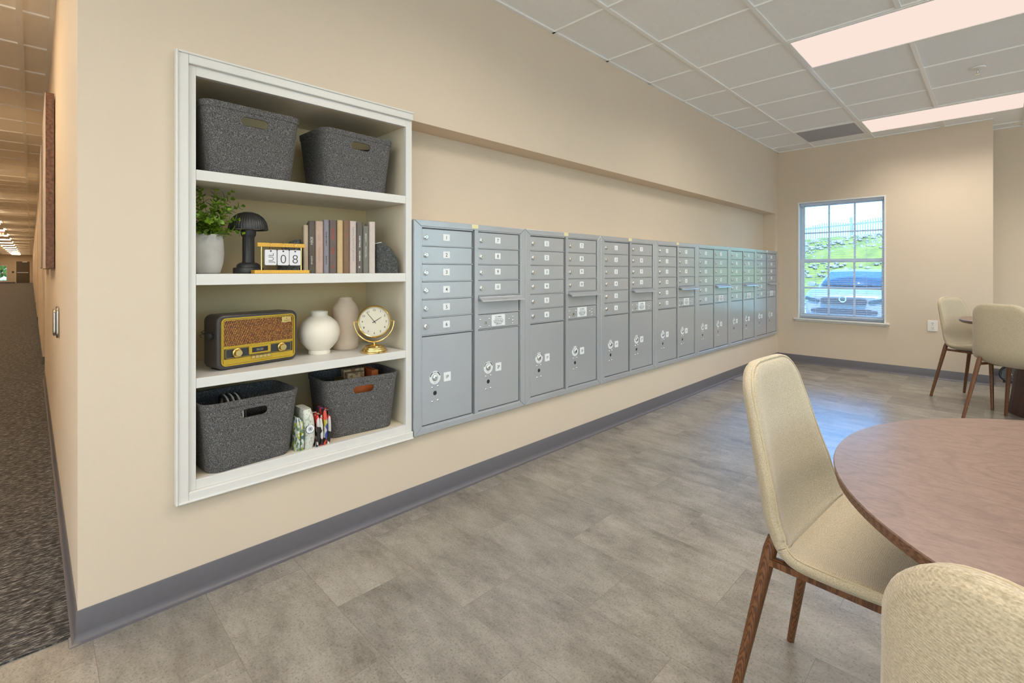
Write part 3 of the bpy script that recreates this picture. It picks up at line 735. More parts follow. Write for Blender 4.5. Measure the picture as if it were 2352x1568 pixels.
# ------------------------------------------------------------------ felt baskets
def basket_mesh():
    H_, wb, db, wt, dt, n = .262, .310, .235, .362, .272, 10
    out, inn = MB(), MB()
    levels = [0, .006, .05, .12, .19, .239, .262]
    def loop(z, off):
        u = z / H_; w = wb + (wt - wb) * u - 2 * off; d = db + (dt - db) * u - 2 * off
        return [(x, y, z) for x, y in rrect(w, d, .048 - off * .6, n)]
    P = [[(x * .97, y * .97, 0) for x, y, z in loop(0, 0)]] + [loop(z, 0) for z in levels[1:]] + [loop(z, .007) for z in reversed(levels[1:])]
    P[len(levels)] = [(x, y, H_) for x, y, z in loop(H_, .007)]
    P[-1] = [(x, y, .008) for x, y, z in P[-1]]
    m = MB(); m.grid(P, 'felt', True); k = len(P[0])
    m.add(P[0], [tuple(range(k))], 'felt'); m.add(P[-1], [tuple(range(k))], 'felt')
    o = m.build('cut_tmp')
    bm = bmesh.new(); bm.from_mesh(o.data); bmesh.ops.remove_doubles(bm, verts=bm.verts, dist=1e-5); bmesh.ops.recalc_face_normals(bm, faces=bm.faces); bm.to_mesh(o.data); bm.free()
    c = MB(); c.prism(rrect(.098, .034, .0168, 8, 0, .206), -.3, .3, 'felt', 'y'); co = c.build('cutter')
    md = o.modifiers.new('b', 'BOOLEAN'); md.object = co; md.operation = 'DIFFERENCE'; md.solver = 'EXACT'
    me = bpy.data.meshes.new_from_object(o.evaluated_get(bpy.context.evaluated_depsgraph_get()))
    bpy.data.objects.remove(o); bpy.data.objects.remove(co)
    me.shade_smooth(); me.set_sharp_from_angle(angle=math.radians(40)); me.name = 'basket'
    # hem band and its stitching
    h = MB(); hz = [.239, .240, .262, .2635]
    Q = [loop(hz[0], -.0002), loop(hz[1], -.0022), loop(hz[2], -.0022), [(x, y, hz[3]) for x, y, z in loop(H_, .003)], [(x, y, hz[2] - .001) for x, y, z in loop(H_, .0075)]]
    h.grid(Q, 'felt', True)
    ho = h.build('hem', smooth=45)
    return me, ho
bme, hem0 = basket_mesh()
def basket(x, y, z, rz, label):
    t = thing('storage_basket', label, 'basket', (x, y, z), math.radians(rz), 'grey felt storage baskets')
    o = bpy.data.objects.new('body', bme); COL.objects.link(o); o.parent = t
    h = hem0.copy(); COL.objects.link(h); h.name = 'hem'; h.parent = t
    return t
basket(.614, 2.168, SH[3] + .0005, 1.5, 'dark grey felt basket on top shelf, left one')
basket(1.073, 2.205, SH[3] + .0005, 2.5, 'dark grey felt basket on top shelf, right one')
basket(.608, 2.172, SH[0] + .0005, 4, 'dark grey felt basket with coiled cable on bottom shelf, left one')
basket(1.108, 2.207, SH[0] + .0005, -5.5, 'dark grey felt basket filled with game boxes on bottom shelf, right one')
bpy.data.objects.remove(hem0)
# contents
t = tag(bpy.data.objects.new('cable_coil', None), 'pale grey coiled wire standing in the lower left felt basket', 'coil'); COL.objects.link(t); t.location = (.575, 2.20, SH[0] + .0095)
for k in range(7):
    b = MB(); r = .105; b.tube([(-.03 + k * .010 + .004 * math.sin(3 * a), r * math.cos(a) * .8, r + .022 + r * 1.12 * math.sin(a)) for a in [2 * PI * i / 32 for i in range(32)]], .0035, 'silverink' if k % 2 else 'dark', 6, True)
    b.build('loop', t, 40)
b = MB(); b.box(-.06, .06, -.07, .07, 0, .0015, 'felt'); b.build('liner', t)
def board_box(x, y, z, sx, sy, sz, rz, tilt, m, label, name='game_box', cat='box', lid=True):
    t = thing(name, label, cat, (x, y, z), math.radians(rz)); t.rotation_euler.y = math.radians(tilt)
    b = MB(); b.box(-sx / 2, sx / 2, -sy / 2, sy / 2, 0, sz * .82, m); b.build('tray', t, bevel=.002)
    b = MB(); b.box(-sx / 2 - .002, sx / 2 + .002, -sy / 2 - .002, sy / 2 + .002, sz * .25, sz, m); b.build('lid', t, bevel=.002)
    return t
board_box(1.128, 2.232, SH[0] + .010, .080, .036, .248, -5.5, 0, 'dotprint', 'tan dotted game box in the lower right felt basket, behind the orange one')
board_box(1.140, 2.275, SH[0] + .010, .10, .034, .258, -5.5, 0, 'dotprint', 'tan dotted game box standing tallest in the lower right felt basket')
board_box(1.118, 2.148, SH[0] + .010, .225, .034, .226, -5.5, 0, 'orange', 'orange red game box glimpsed through the lower right basket handle')
board_box(1.214, 2.235, SH[0] + .010, .030, .11, .253, -5.5, 0, 'orange', 'orange red game box at the right side of the lower right basket')

# folded bags between the two lower baskets
def soft_pack(name, label, cat, x, y, w, d, h, rz, lean, m, folds=2, round_=.45):
    t = thing(name, label, cat, (x, y, SH[0] + .0008), math.radians(rz))
    for f in range(folds):
        b = MB(); ww = w / folds; P = []
        x0 = -w / 2 + ww * (f + .5)
        for i in range(9):
            u = i / 8; z = h * u * (1 - .03 * f); sway = lean * u * u + .003 * math.sin(u * 5 + f)
            k = 1 - .22 * (2 * u - 1) ** 4
            P.append([(x0 + sway + p[0], p[1] + .003 * math.sin(6 * u + f), z) for p in rrect(ww * .94 * k, d * k, ww * round_ * k, 4)])
        b.grid(P, m, True); b.add(P[0], [tuple(range(len(P[0])))], m); b.add(P[-1], [tuple(range(len(P[0])))], m)
        b.build('fold', t, smooth=60)
    return t
soft_pack('folded_bag', 'folded bag with green and grey leaf print, touching the lower left basket', 'bag', .787, 2.088, .012, .07, .140, 3, .006, 'leafprint')
soft_pack('folded_bag', 'folded bag with green leaf print leaning against the yellow bag', 'bag', .8025, 2.090, .012, .08, .130, 2, .002, 'leafprint')
soft_pack('folded_bag', 'yellow patterned folded bag behind the pale medallion print bag', 'bag', .8135, 2.205, .026, .04, .182, 0, 0, 'yellowprint', 1)
t = soft_pack('folded_bag', 'pale damask print folded bag with dark round flower medallion', 'bag', .836, 2.108, .046, .13, .168, 0, -.004, 'medalprint', 1, .40)
b = MB(); cz = .088; zz = -.0662
def scallop(r, d): return [(-.003 + (r + d * abs(math.sin(6 * a))) * math.cos(a), cz + (r + d * abs(math.sin(6 * a))) * math.sin(a)) for a in [2 * PI * q / 96 for q in range(96)]]
b.prism(scallop(.0175, .0022), zz - .0002, zz + .003, 'ink', 'y'); b.prism(scallop(.0158, .0022), zz - .0005, zz, 'label', 'y')
for r, w, m_ in ((.0085, .0016, 'ink'), (.0048, .0048, 'inkgrey'), (.0026, .0026, 'ink')): b.lathe([(r - w, -.0008 - .0001 / r * .001), (r, -.0008)], (-.003, zz, cz), m_, 28, 'y', cap=False)
b.build('medallion', t)
soft_pack('folded_bag', 'red, black and white print bag beside the medallion bag', 'bag', .879, 2.098, .028, .11, .135, -2, .002, 'redprint', 2)
soft_pack('folded_bag', 'red and white striped black bag, middle of the dark print bags', 'bag', .904, 2.100, .017, .11, .150, -4, .005, 'redprint2', 1)
soft_pack('folded_bag', 'black and red print bag leaning on the lower right basket', 'bag', .922, 2.092, .014, .09, .142, -5, .005, 'redprint', 1)

# ------------------------------------------------------------------ potted plant
t = thing('potted_plant', 'leafy green artificial plant in a round grey concrete pot', 'plant', (.483, 2.187, SH[2] + .0005))
b = MB(); b.lathe([(0, 0), (.050, 0), (.056, .004), (.067, .04), (.071, .075), (.069, .115), (.065, .150), (.062, .153), (.058, .150), (.060, .12), (0, .115)], (0, 0, 0), 'concrete', 40, cap=False, mod=lambda a, j: .90); b.build('pot', t, 50)
b = MB(); b.cyl((0, 0, .118), .058, .012, plain('moss', (.06, .09, .01), .9, var=.5, vscale=80, bmp=.8, bscale=120), n=24); b.build('moss', t)
sb, lb = MB(), MB()
def leaf(p, d, up, L, W):
    d = d.normalized(); s = d.cross(up).normalized(); nn = s.cross(d)
    pts = []
    for u, w in ((0, .05), (.25, .75), (.55, 1), (.82, .62), (1, .06)):
        c = p + d * (L * u) + nn * (L * (.16 * u - .22 * u * u))
        pts.append([c - s * W * w / 2 + nn * W * .12, c, c + s * W * w / 2 + nn * W * .12])
    lb.grid(pts, 'leaf')
rnd = random.Random(11)
tips = [((-.02, .03), .345), ((.035, .00), .335), ((.085, -.02), .325), ((.125, -.005), .275), ((-.04, -.02), .30), ((.06, -.05), .25), ((.02, -.06), .27), ((-.03, .00), .36),
        ((.10, -.05), .215), ((.12, -.03), .165), ((.0, -.05), .20), ((.05, .03), .30), ((.075, .02), .26), ((-.03, -.06), .22), ((.03, -.07), .20), ((.09, .01), .30)]
for (tx, ty), tz in tips:
    p0 = Vector((rnd.uniform(-.03, .03), rnd.uniform(-.03, .03), .12)); p2 = Vector((tx, ty, tz)); p1 = (p0 + p2) / 2 + Vector((-.1 * tx, -.1 * ty, .05))
    path = [p0 * (1 - u) ** 2 + p1 * 2 * u * (1 - u) + p2 * u * u for u in [i / 11 for i in range(12)]]
    sb.tube(path, [.0016 - .0009 * i / 11 for i in range(12)], 'stem', 5)
    for i in range(2, 12):
        d = (path[i] - path[i - 1]).normalized()
        for s_ in ((0, 1) if i < 11 else (0, 1, 2)):
            a = i * 1.35 + s_ * PI + rnd.uniform(-.4, .4)
            side = d.orthogonal().normalized(); side = Matrix.Rotation(a, 3, d) @ side
            L = rnd.uniform(.024, .036) * (1.05 - .4 * i / 11)
            leaf(path[i], side * .8 + d * .55, d, L, L * .58)
for k in range(150):   # dense low mound of leaves over the rim
    a = rnd.uniform(0, 2 * PI); r = rnd.uniform(.01, .07); z = .142 + rnd.uniform(0, .07) * (1.1 - r / .08)
    leaf(Vector((r * math.cos(a), r * math.sin(a), z)), Vector((math.cos(a), math.sin(a), rnd.uniform(-.2, .8))), Vector((0, 0, 1)), rnd.uniform(.018, .030), rnd.uniform(.012, .017))
# keep the foliage inside the shelf bay
for q in lb.v + sb.v:
    q.y = min(q.y, .25); q.x = max(q.x, -.062); q.z = min(q.z, .334)
sb.build('stems', t); lb.build('foliage', t, smooth=60)

# ------------------------------------------------------------------ mushroom lamp
t = thing('table_lamp', 'small black mushroom table lamp with ribbed dome shade', 'lamp', (.648, 2.225, SH[2] + .0005))
b = MB(); b.lathe([(0, 0), (.056, 0), (.057, .002), (.057, .020), (.054, .024), (.045, .026), (.043, .036), (.036, .042), (.030, .045), (0, .045)], (0, 0, 0), 'black', 40, cap=False); b.build('base', t, 40)
b = MB(); b.lathe([(0, .045), (.024, .045), (.0225, .055), (.0225, .152), (.027, .158), (.029, .166), (.029, .182), (.0, .184)], (0, 0, 0), 'black', 60, cap=False, mod=lambda a, j: 1 - (.05 * (math.cos(a * 15) > .3) if j in (2, 3) else 0)); b.build('column', t, 40)
b = MB(); pr = [(.0, .258), (.020, .2565), (.040, .249), (.056, .236), (.067, .219), (.0725, .200), (.0745, .184), (.0735, .1825), (.071, .186), (.065, .214), (.05, .235), (0, .25)]
b.lathe(pr, (0, 0, 0), 'black', 180, cap=False, mod=lambda a, j: 1 + (.014 * math.cos(a * 45) if 1 <= j <= 6 else 0)); b.build('shade', t, 60)
b = MB(); b.lathe([(.029, .184), (.070, .190)], (0, 0, 0), 'plastic', 40, cap=False); b.build('shade_diffuser', t)

# ------------------------------------------------------------------ flip calendar
t = thing('desk_calendar', 'golden wood desk calendar with hanging cards reading JUL 0 8', 'calendar', (.744, 2.12, SH[2] + .0005), math.radians(-5))
b = MB(); b.box(-.108, .104, -.032, .032, 0, .014, 'bamboo'); b.build('base', t, bevel=.0012)
b = MB(); b.box(-.092, .092, -.008, .008, .110, .126, 'bamboo'); b.build('top_bar', t, bevel=.001)
for x in (-.076, .079):
    b = MB(); b.tube([(x, 0, .014), (x, 0, .110)], .0028, 'gold', 10); b.build('post', t, 40)
for x, s_, roll in ((-.0445, 'JUL', PI / 2), (.0035, '0', 0), (.0505, '8', 0)):
    b = MB(); b.prism(rrect(.0445, .064, .005, 4, x, .066), -.016, -.010, 'card', 'y'); c = b.build('card', t, bevel=.0004)
    b = MB()
    if roll: b.text(s_, 1, (x + .004, -.0163, .063), 'ink', '-y', roll, width=.041, off=-.012)
    else: b.text(s_, .052, (x, -.0163, .060), 'ink', '-y', 0, off=-.014)
    b.cyl((x, -.0162, .0925), .0035, .0003, 'dark', 'y', 12)
    b.build('numeral', c)
    b = MB()
    b.tube([(x + .002 + .0 * a, -.003 + .0165 * math.cos(a), .1125 + .0185 * math.sin(a)) for a in [2 * PI * i / 24 for i in range(24)]], .0010, 'gold', 6, True); b.build('ring', t, 40)

# ------------------------------------------------------------------ books and bookends
def bookend(x, y, w, d, h, label, mirror, strings):
    t = thing('bookend', label, 'bookend', (x, y, SH[2] + .0005), math.radians(-19))
    b = MB(); P = []; hh = [0, .03, .12, .3, .5, .7, .84, .93, .98, 1.0]
    def ww(u): return math.sqrt(max(0, 1 - (u * .985) ** 2.6))
    for u in hh:
        k = max(.10, ww(u)); lo = -w * k * (1 if mirror else .06); hi = w * k * (.06 if mirror else 1)
        dd = d * (.65 + .35 * k)
        P.append([(p[0], p[1], h * u) for p in rrect(hi - lo, dd, min((hi - lo), dd) * .35, 4, (hi + lo) / 2)])
    b.grid(P, 'slub', True); b.add(P[0], [tuple(range(len(P[0])))], 'slub'); b.add(P[-1], [tuple(range(len(P[0])))], 'slub'); b.build('body', t, smooth=70)
    if strings:
        b = MB(); b.tube([(-.006, -.018, h * .97), (.004, -.028, h * .985), (.014, -.032, h * 1.0), (.022, -.030, h * 1.01)], .0018, 'label', 6); b.build('cord', t, 40)
bookend(.866, 2.231, .095, .080, .152, 'dark grey cloth bookend at the left end of the books, behind calendar', True, False)
bookend(1.182, 2.124, .108, .080, .146, 'dark grey cloth bookend with white cord at right end of the books', False, True)
TB = [-.0009, .0197, .0487, .0836, .1077, .1415, .1681, .1969, .228, .2565, .2843, .3134]
ZB = [.216, .235, .236, .244, .243, .244, .244, .243, .238, .222, .243]
BK = [((.50, .40, .28), None, 'tan paperback, first and shortest of the left books', []),
      ((.105, .085, .065), 'silverink', 'dark taupe book with pale title reading EDEN', [('EDEN', .62, .5), ('SUSPENSE', .25, .32)]),
      ((.52, .37, .29), 'pinkink', 'dusty pink book with faint title, beside the lavender book', [('LOST', .68, .4), ('FORSAKEN', .36, .4)]),
      ((.25, .235, .27), 'ink', 'lavender grey book with dark slanted title', [('RISE MOVEMENT', .64, .5), ('MORRISON', .24, .35)]),
      ((.135, .098, .082), 'redink', 'taupe book with red lettering on spine', [('SECOND', .74, .42), ('GALE', .42, .42), ('FH', .12, .4)]),
      ((.54, .39, .20), None, 'plain straw yellow book without title', []),
      ((.20, .115, .062), 'redink', 'plain chestnut brown book beside the yellow one', [('O', .72, .3)]),
      ((.55, .45, .40), 'inkgrey', 'pale pink book with grey title reading SURVIVAL INSTINCTS', [('SURVIVAL INSTINCTS  JEN WAITE', .56, .36)]),
      ((.12, .10, .085), 'label', 'dark taupe book with bold white title EVERYTHING YOU BREAK', [('EVERYTHING', .62, .34), ('YOU BREAK', .34, .34), ('K', .12, .5)]),
      ((.17, .165, .135), 'silverink', 'short grey green book beside the last pale book', [('BENEATH', .75, .35), ('THE OLD WELL', .45, .3)]),
      ((.55, .475, .42), 'inkgrey', 'pale beige book at right end, beside corded bookend', [('S', .11, .25)])]
M['pinkink'] = plain('rose ink', (.42, .26, .20), .5)
BS = []
for i, (c, ink, label, txt) in enumerate(BK):
    w = TB[i + 1] - TB[i] - .0015; h = ZB[i]; tm = TB[i] + w / 2; ca, sa = math.cos(math.radians(-19)), math.sin(math.radians(-19)); sh = .001 * ((i * 7) % 5)
    t = thing('book', label, 'book', (.862 + ca * tm - sa * sh, 2.185 + sa * tm + ca * sh, SH[2] + .0005), math.radians(-19), 'books standing in a row')
    bm_ = plain('book cover %d' % i, c, .55, var=.05, vscale=60)
    b = MB(); D_ = .145; k = min(.004, w * .25)
    b.prism([(-w / 2, k), (-w / 2 + k, 0), (w / 2 - k, 0), (w / 2, k), (w / 2, D_), (w / 2 - .002, D_), (w / 2 - .002, k + .002), (-w / 2 + .002, k + .002), (-w / 2 + .002, D_), (-w / 2, D_)], 0, h, bm_); b.build('cover', t)
    b = MB(); b.box(-w / 2 + .0022, w / 2 - .0022, k + .003, D_ - .004, .003, h - .004, 'paper'); b.build('pages', t)
    if txt:
        for s_, zc, fr in txt:
            b = MB()
            hgt = w * fr; tw = text_geo(s_)[2] * hgt
            cap = h * (.80 if len(s_) > 20 else .27)
            if len(s_) == 1: b.text(s_, hgt, (0, -.0003, h * zc), ink)
            else: b.text(s_, hgt if tw < cap else 0, (0, -.0003, h * zc), ink, '-y', -PI / 2, width=None if tw < cap else cap)
            b.build('title', t)

# ------------------------------------------------------------------ retro radio
t = thing('retro_radio', 'dark retro radio with gold trim and woven speaker front', 'radio', (.507, 2.122, SH[1] + .0005), math.radians(11.5))
W_, D_, H_ = .335, .108, .216
b = MB(); b.prism(rrect(W_, H_ - .002, .028, 8, W_ / 2, H_ / 2 + .001), 0, D_, 'leather', 'y'); b.build('case', t, smooth=40, bevel=.007, segs=3)
def band(mb, w, h, r, wd, cx, cz, y0, y1, m):
    A = rrect(w, h, r, 7, cx, cz); B = rrect(w - 2 * wd, h - 2 * wd, max(.001, r - wd), 7, cx, cz); k = len(A)
    for i in range(k):
        j = (i + 1) % k
        mb.add([(A[i][0], y0, A[i][1]), (A[j][0], y0, A[j][1]), (B[j][0], y0, B[j][1]), (B[i][0], y0, B[i][1]), (A[i][0], y1, A[i][1]), (A[j][0], y1, A[j][1]), (B[j][0], y1, B[j][1]), (B[i][0], y1, B[i][1])], [(0, 1, 2, 3), (4, 5, 1, 0), (3, 2, 6, 7)], m)
b = MB(); cx, cz = W_ / 2, H_ / 2 + .001
band(b, .306, .188, .018, .005, cx, cz, -.005, .002, 'goldp'); band(b, .292, .174, .013, .003, cx, cz, -.003, .002, 'goldp')
b.box(cx - .145, cx + .145, -.004, .002, cz - .023, cz - .017, 'goldp'); b.box(cx - .145, cx + .145, -.002, .002, cz - .027, cz - .023, 'goldp')
b.box(cx - .145, cx + .145, -.004, .002, cz - .088, cz - .067, 'goldp'); b.build('gold_trim', t)
b = MB(); b.box(cx - .145, cx + .145, -.0015, .002, cz - .018, cz + .086, 'speaker'); b.build('speaker_grille', t)
b = MB(); b.box(cx - .145, cx + .145, -.001, .002, cz - .068, cz - .027, 'black'); band(b, .272, .036, .006, .0012, cx, cz - .0465, -.002, 0, 'goldp'); b.build('control_panel', t)
for x in (cx - .093, cx + .093):
    b = MB(); b.lathe([(0, -.020), (.0125, -.020), (.0145, -.017), (.0145, -.006), (.018, -.005), (.018, -.001)], (x, 0, cz - .046), 'gold', 28, 'y', cap=False); b.build('knob', t, 35)
b = MB(); b.prism(rrect(.090, .033, .003, 3, cx - .002, cz - .043), -.006, 0, 'goldp', 'y'); b.box(cx - .035, cx + .031, -.0064, -.006, cz - .053, cz - .033, 'ink'); b.text('88:88', .013, (cx - .003, -.0067, cz - .043), 'inkgrey'); dsp = b.build('display', t)
for k in range(5):
    b = MB(); b.box(cx - .038 + k * .0158, cx - .038 + k * .0158 + .0148, -.010, 0, cz - .077, cz - .066, 'gold'); b.build('push_button', t, bevel=.001)
b = MB(); b.box(cx + .094, cx + .136, -.0035, -.001, cz + .058, cz + .082, 'gold'); b.text('Retro Sound', .004, (cx + .115, -.0038, cz + .066), 'ink'); b.cyl((cx + .115, -.0038, cz + .075), .002, .0003, 'ink', 'y', 8); b.build('badge', t)
for s_ in (-1, 1):
    x = 0 if s_ < 0 else W_; b = MB(); b.lathe([(0, 0), (.012, 0), (.014, .004), (.014, .012), (.010, .016), (0, .017)], (x, .04, H_ * .66), 'black', 20, 'x', cap=False) if s_ > 0 else b.lathe([(0, 0), (.012, 0), (.014, -.004), (.014, -.012), (.010, -.016), (0, -.017)], (x, .04, H_ * .62), 'black', 20, 'x', cap=False)
    b.build('side_knob', t, 40)
b = MB(); b.tube([(-.006, .05, .155), (-.022, .055, .157), (-.030, .06, .150), (-.012, .07, .143), (-.030, .075, .138), (-.02, .08, .128)], .0012, 'black', 5); b.build('cord', t, 40)
for x in (.03, W_ - .03):
    b = MB(); b.box(x - .012, x + .012, .02, D_ - .02, 0, .0012, 'black'); b.build('foot', t)

# ------------------------------------------------------------------ vases
t = tag(MB().lathe([(0, 0), (.047, 0), (.049, .006), (.047, .018), (.060, .030), (.082, .058), (.0925, .095), (.090, .120), (.078, .147), (.055, .168), (.038, .177), (.036, .183), (.038, .196), (.036, .199), (.033, .196), (.031, .182), (0, .12)], (0, 0, 0), 'ceramic', 48, cap=False).build('vase', smooth=50), 'round white ceramic vase with short neck beside the radio', 'vase')
t.location = (.964, 2.258, SH[1] + .0005)
t = tag(MB().lathe([(0, 0), (.057, 0), (.061, .006), (.062, .03), (.063, .19), (.060, .205), (.049, .225), (.036, .240), (.033, .247), (.034, .257), (.031, .258), (.028, .25), (0, .2)], (0, 0, 0), 'ceramic2', 48, cap=False).build('vase', smooth=50), 'tall pale pink bottle vase behind the round white vase', 'vase')
t.location = (1.120, 2.313, SH[1] + .0005)

# ------------------------------------------------------------------ brass clock
t = thing('desk_clock', 'round brass desk clock on a swivel stand with cream dial', 'clock', (1.168, 2.112, SH[1] + .0005), math.radians(-27)); t.scale = (1.06,) * 3
b = MB(); b.lathe([(0, 0), (.059, 0), (.059, .007), (.054, .009), (.053, .015), (.048, .017), (.047, .022), (.043, .024), (.040, .029), (.030, .032), (.012, .034), (.007, .037), (0, .037)], (0, 0, 0), 'gold', 40, cap=False); b.build('base', t, 35)
b = MB(); b.cyl((0, 0, .026), .005, .022, 'gold', n=14); b.build('stem', t, 40)
zc = .138
b = MB(); b.tube([(.087 * math.cos(a), 0, zc + .092 * math.sin(a)) for a in [PI + PI * i / 28 for i in range(29)]], .0032, 'gold', 8); b.build('bracket', t, 40)
b = MB(); b.lathe([(0, .020), (.066, .020), (.072, .012), (.074, .0), (.073, -.010), (.069, -.014), (.066, -.012), (.066, -.006)], (0, 0, zc), 'gold', 56, 'y', cap=False); b.tube([(-.088, 0, zc), (-.072, 0, zc)], .003, 'gold', 8); b.tube([(.072, 0, zc), (.088, 0, zc)], .003, 'gold', 8); cs = b.build('case', t, 40)
M['dial'] = plain('cream dial', (.70, .64, .50), .6)
b = MB(); b.lathe([(0, -.0062), (.0665, -.0062)], (0, 0, zc), 'dial', 48, 'y', cap=False)
for k in range(1, 13):
    a = PI / 2 - 2 * PI * k / 12; b.text(str(k), .0125, (.052 * math.cos(a), -.0068, zc + .052 * math.sin(a)), 'ink')
dl = b.build('dial', t)
def hand(ang, L, w, y):
    d = Vector((math.sin(ang), 0, math.cos(ang))); s = Vector((d.z, 0, -d.x)); c = Vector((0, y, zc))
    MBh.add([c - d * .010 - s * w, c - d * .010 + s * w, c + d * L + s * w * .5, c + d * L - s * w * .5], [(0, 1, 2, 3)], 'ink')
MBh = MB(); hand(math.radians(58), .036, .0016, -.0076); MBh.build('hour_hand', dl)
MBh = MB(); hand(math.radians(-38), .055, .0013, -.0082); MBh.cyl((0, -.0086, zc), .0028, .001, 'ink', 'y', 10); MBh.build('minute_hand', dl)
# ------------------------------------------------------------------ mailbox units
PITCH = .7955; X0 = 1.339; ZT, ZB_ = 1.432, .357
UW = PITCH - .0012
rows1 = [1.389, 1.300, 1.210, 1.120, 1.030, .938, .848]
rows2 = [1.391, 1.299, 1.210, 1.122, 1.036]
def mail_parts():
    """one unit in local coordinates: x along the wall, y=0 at the wall face, front towards -y"""
    t = thing('mailbox_unit', '', 'mailbox', (0, 0, 0))
    b = MB(); W = UW; tw = .040
    # mitred trim, slightly crowned
    def bar(p):   # p: 4 outer/inner corner pairs
        b.add(p, [(0, 1, 2, 3), (4, 7, 6, 5), (0, 4, 5, 1), (1, 5, 6, 2), (2, 6, 7, 3), (3, 7, 4, 0)], 'mail')
    fy, by = -.026, -.0003; g = .0007
    O = [(0, ZB_), (W, ZB_), (W, ZT), (0, ZT)]; I = [(tw, ZB_ + tw * .78), (W - tw, ZB_ + tw * .78), (W - tw, ZT - tw * .78), (tw, ZT - tw * .78)]
    for k in range(4):
        j = (k + 1) % 4; q = [O[k], O[j], I[j], I[k]]
        dx = [(1, -1, -1, 1), (0, 0, 0, 0), (-1, 1, 1, -1), (0, 0, 0, 0)][k]; dz = [(0, 0, 0, 0), (1, -1, -1, 1), (0, 0, 0, 0), (-1, 1, 1, -1)][k]
        q = [(x + dx[n] * g, z + dz[n] * g) for n, (x, z) in enumerate(q)]
        ins = .0035
        cx, cz = sum(p[0] for p in q) / 4, sum(p[1] for p in q) / 4
        f = [(p[0], fy, p[1]) for p in q]; bk = [(p[0], by, p[1]) for p in q]
        bar(f + bk)
    b.build('trim_frame', t, bevel=.0022)
    b = MB(); b.box(tw * .6, W - tw * .6, -.0115, -.0008, ZB_ + .02, ZT - .02, 'maild'); b.build('housing', t)
    # slim inner frame round each column, centre post and hinge channels
    b = MB(); zi0, zi1 = ZB_ + .031, ZT - .031
    b.box(.041, .0475, -.0225, -.0115, zi0, zi1, 'mail'); b.box(.041, .380, -.0225, -.0115, zi1 - .006, zi1, 'mail'); b.box(.041, .380, -.0225, -.0115, zi0, zi0 + .007, 'mail')
    b.box(.392, .417, -.0245, -.0115, zi0, zi1, 'mail'); b.box(.417, .752, -.0225, -.0115, zi1 - .006, zi1, 'mail'); b.box(.417, .752, -.0225, -.0115, zi0, zi0 + .007, 'mail')
    b.box(.7475, .7515, -.0225, -.0115, zi0, zi1, 'mail'); b.build('inner_frame', t)
    def lock(parent, x, z, r=.0115):
        m = MB(); m.lathe([(0, -.0325), (r * .75, -.0325), (r, -.0300), (r, -.0262), (r * 1.15, -.0258), (r * 1.15, -.0215)], (x, 0, z), 'chrome', 22, 'y', cap=False); m.box(x - .001, x + .001, -.0332, -.0325, z - .005, z + .005, 'dark'); m.build('lock', parent, 35)
    def label(parent, s_, x, z, w=.043, h=.0345):
        m = MB(); m.prism(rrect(w, h, .003, 3, x, z), -.0245, -.022, 'label', 'y'); m.text(s_, .026 if len(s_) == 1 else .024, (x, -.0249, z), 'ink', '-y', 0, xs=.95 if len(s_) == 1 else .85); m.build('number_label', parent)
    def door(x0, x1, z0, z1, s_):
        m = MB(); m.box(x0, x1, -.022, -.0118, z0 + .0055, z1 - .001, 'mail'); m.box(x0, x1 + .006, -.0255, -.0118, z0 + .0005, z0 + .0050, 'mail')
        return m.build('mailbox_door', t, bevel=.0008, segs=1)
    for k in range(6):
        z1, z0 = rows1[k], rows1[k + 1]; d = door(.0485, .372, z0, z1, ''); zc = (z0 + z1) / 2 + .003
        lock(d, .0705, zc - .001); label(d, str(k + 1), .199, zc + .002)
    for k in range(4):
        z1, z0 = rows2[k], rows2[k + 1]; d = door(.4185, .738, z0, z1, ''); zc = (z0 + z1) / 2 + .003
        lock(d, .4405, zc - .003); label(d, str(k + 7), .5665, zc + .003)
    # outgoing mail slot
    b = MB(); b.box(.4185, .738, -.022, -.0118, .938, 1.034, 'mail'); b.box(.4185, .744, -.0255, -.0118, .934, .9385, 'mail'); sl = b.build('outgoing_slot', t, bevel=.0008, segs=1)
    b = MB(); b.prism([(-.022, 1.0355), (-.040, 1.027), (-.060, 1.012), (-.062, 1.006), (-.057, 1.006), (-.036, 1.018), (-.022, 1.020)], .419, .754, 'mail', 'x'); b.text('OUTGOING MAIL', .0085, (.586, -.0556, 1.0165), 'inkgrey'); b.build('slot_hood', sl)
    # carrier panel
    b = MB(); b.box(.4185, .738, -.022, -.0118, .852, .931, 'mail'); b.box(.4185, .744, -.0255, -.0118, .8455, .850, 'mail'); pn = b.build('carrier_panel', t, bevel=.0008, segs=1)
    b = MB(); b.prism(rrect(.104, .064, .003, 3, .571, .893), -.0245, -.022, 'label', 'y'); b.text('U.S. MAIL', .0125, (.571, -.0249, .913), 'ink')
    for k, s_ in enumerate(('APPROVED BY THE', 'POSTMASTER GENERAL', 'PENALTY FOR', 'TAMPERING')): b.text(s_, 0, (.571, -.0249, .900 - k * .0095), 'ink', width=[.06, .082, .07, .05][k])
    b.build('mail_label', pn)
    b = MB(); b.lathe([(0, -.026), (.0085, -.026), (.0095, -.0225)], (.474, 0, .884), 'chrome', 16, 'y', cap=False); b.box(.473, .475, -.0268, -.026, .878, .890, 'dark'); b.build('lock', pn, 35)
    for x, z in ((.435, .905), (.435, .864), (.503, .905), (.503, .864), (.660, .893), (.690, .905), (.690, .885), (.690, .866)):
        b = MB(); b.lathe([(0, -.0255), (.003, -.0248), (.0048, -.022)], (x, 0, z), 'chrome', 10, 'y', cap=False); b.build('screw', pn, 60)
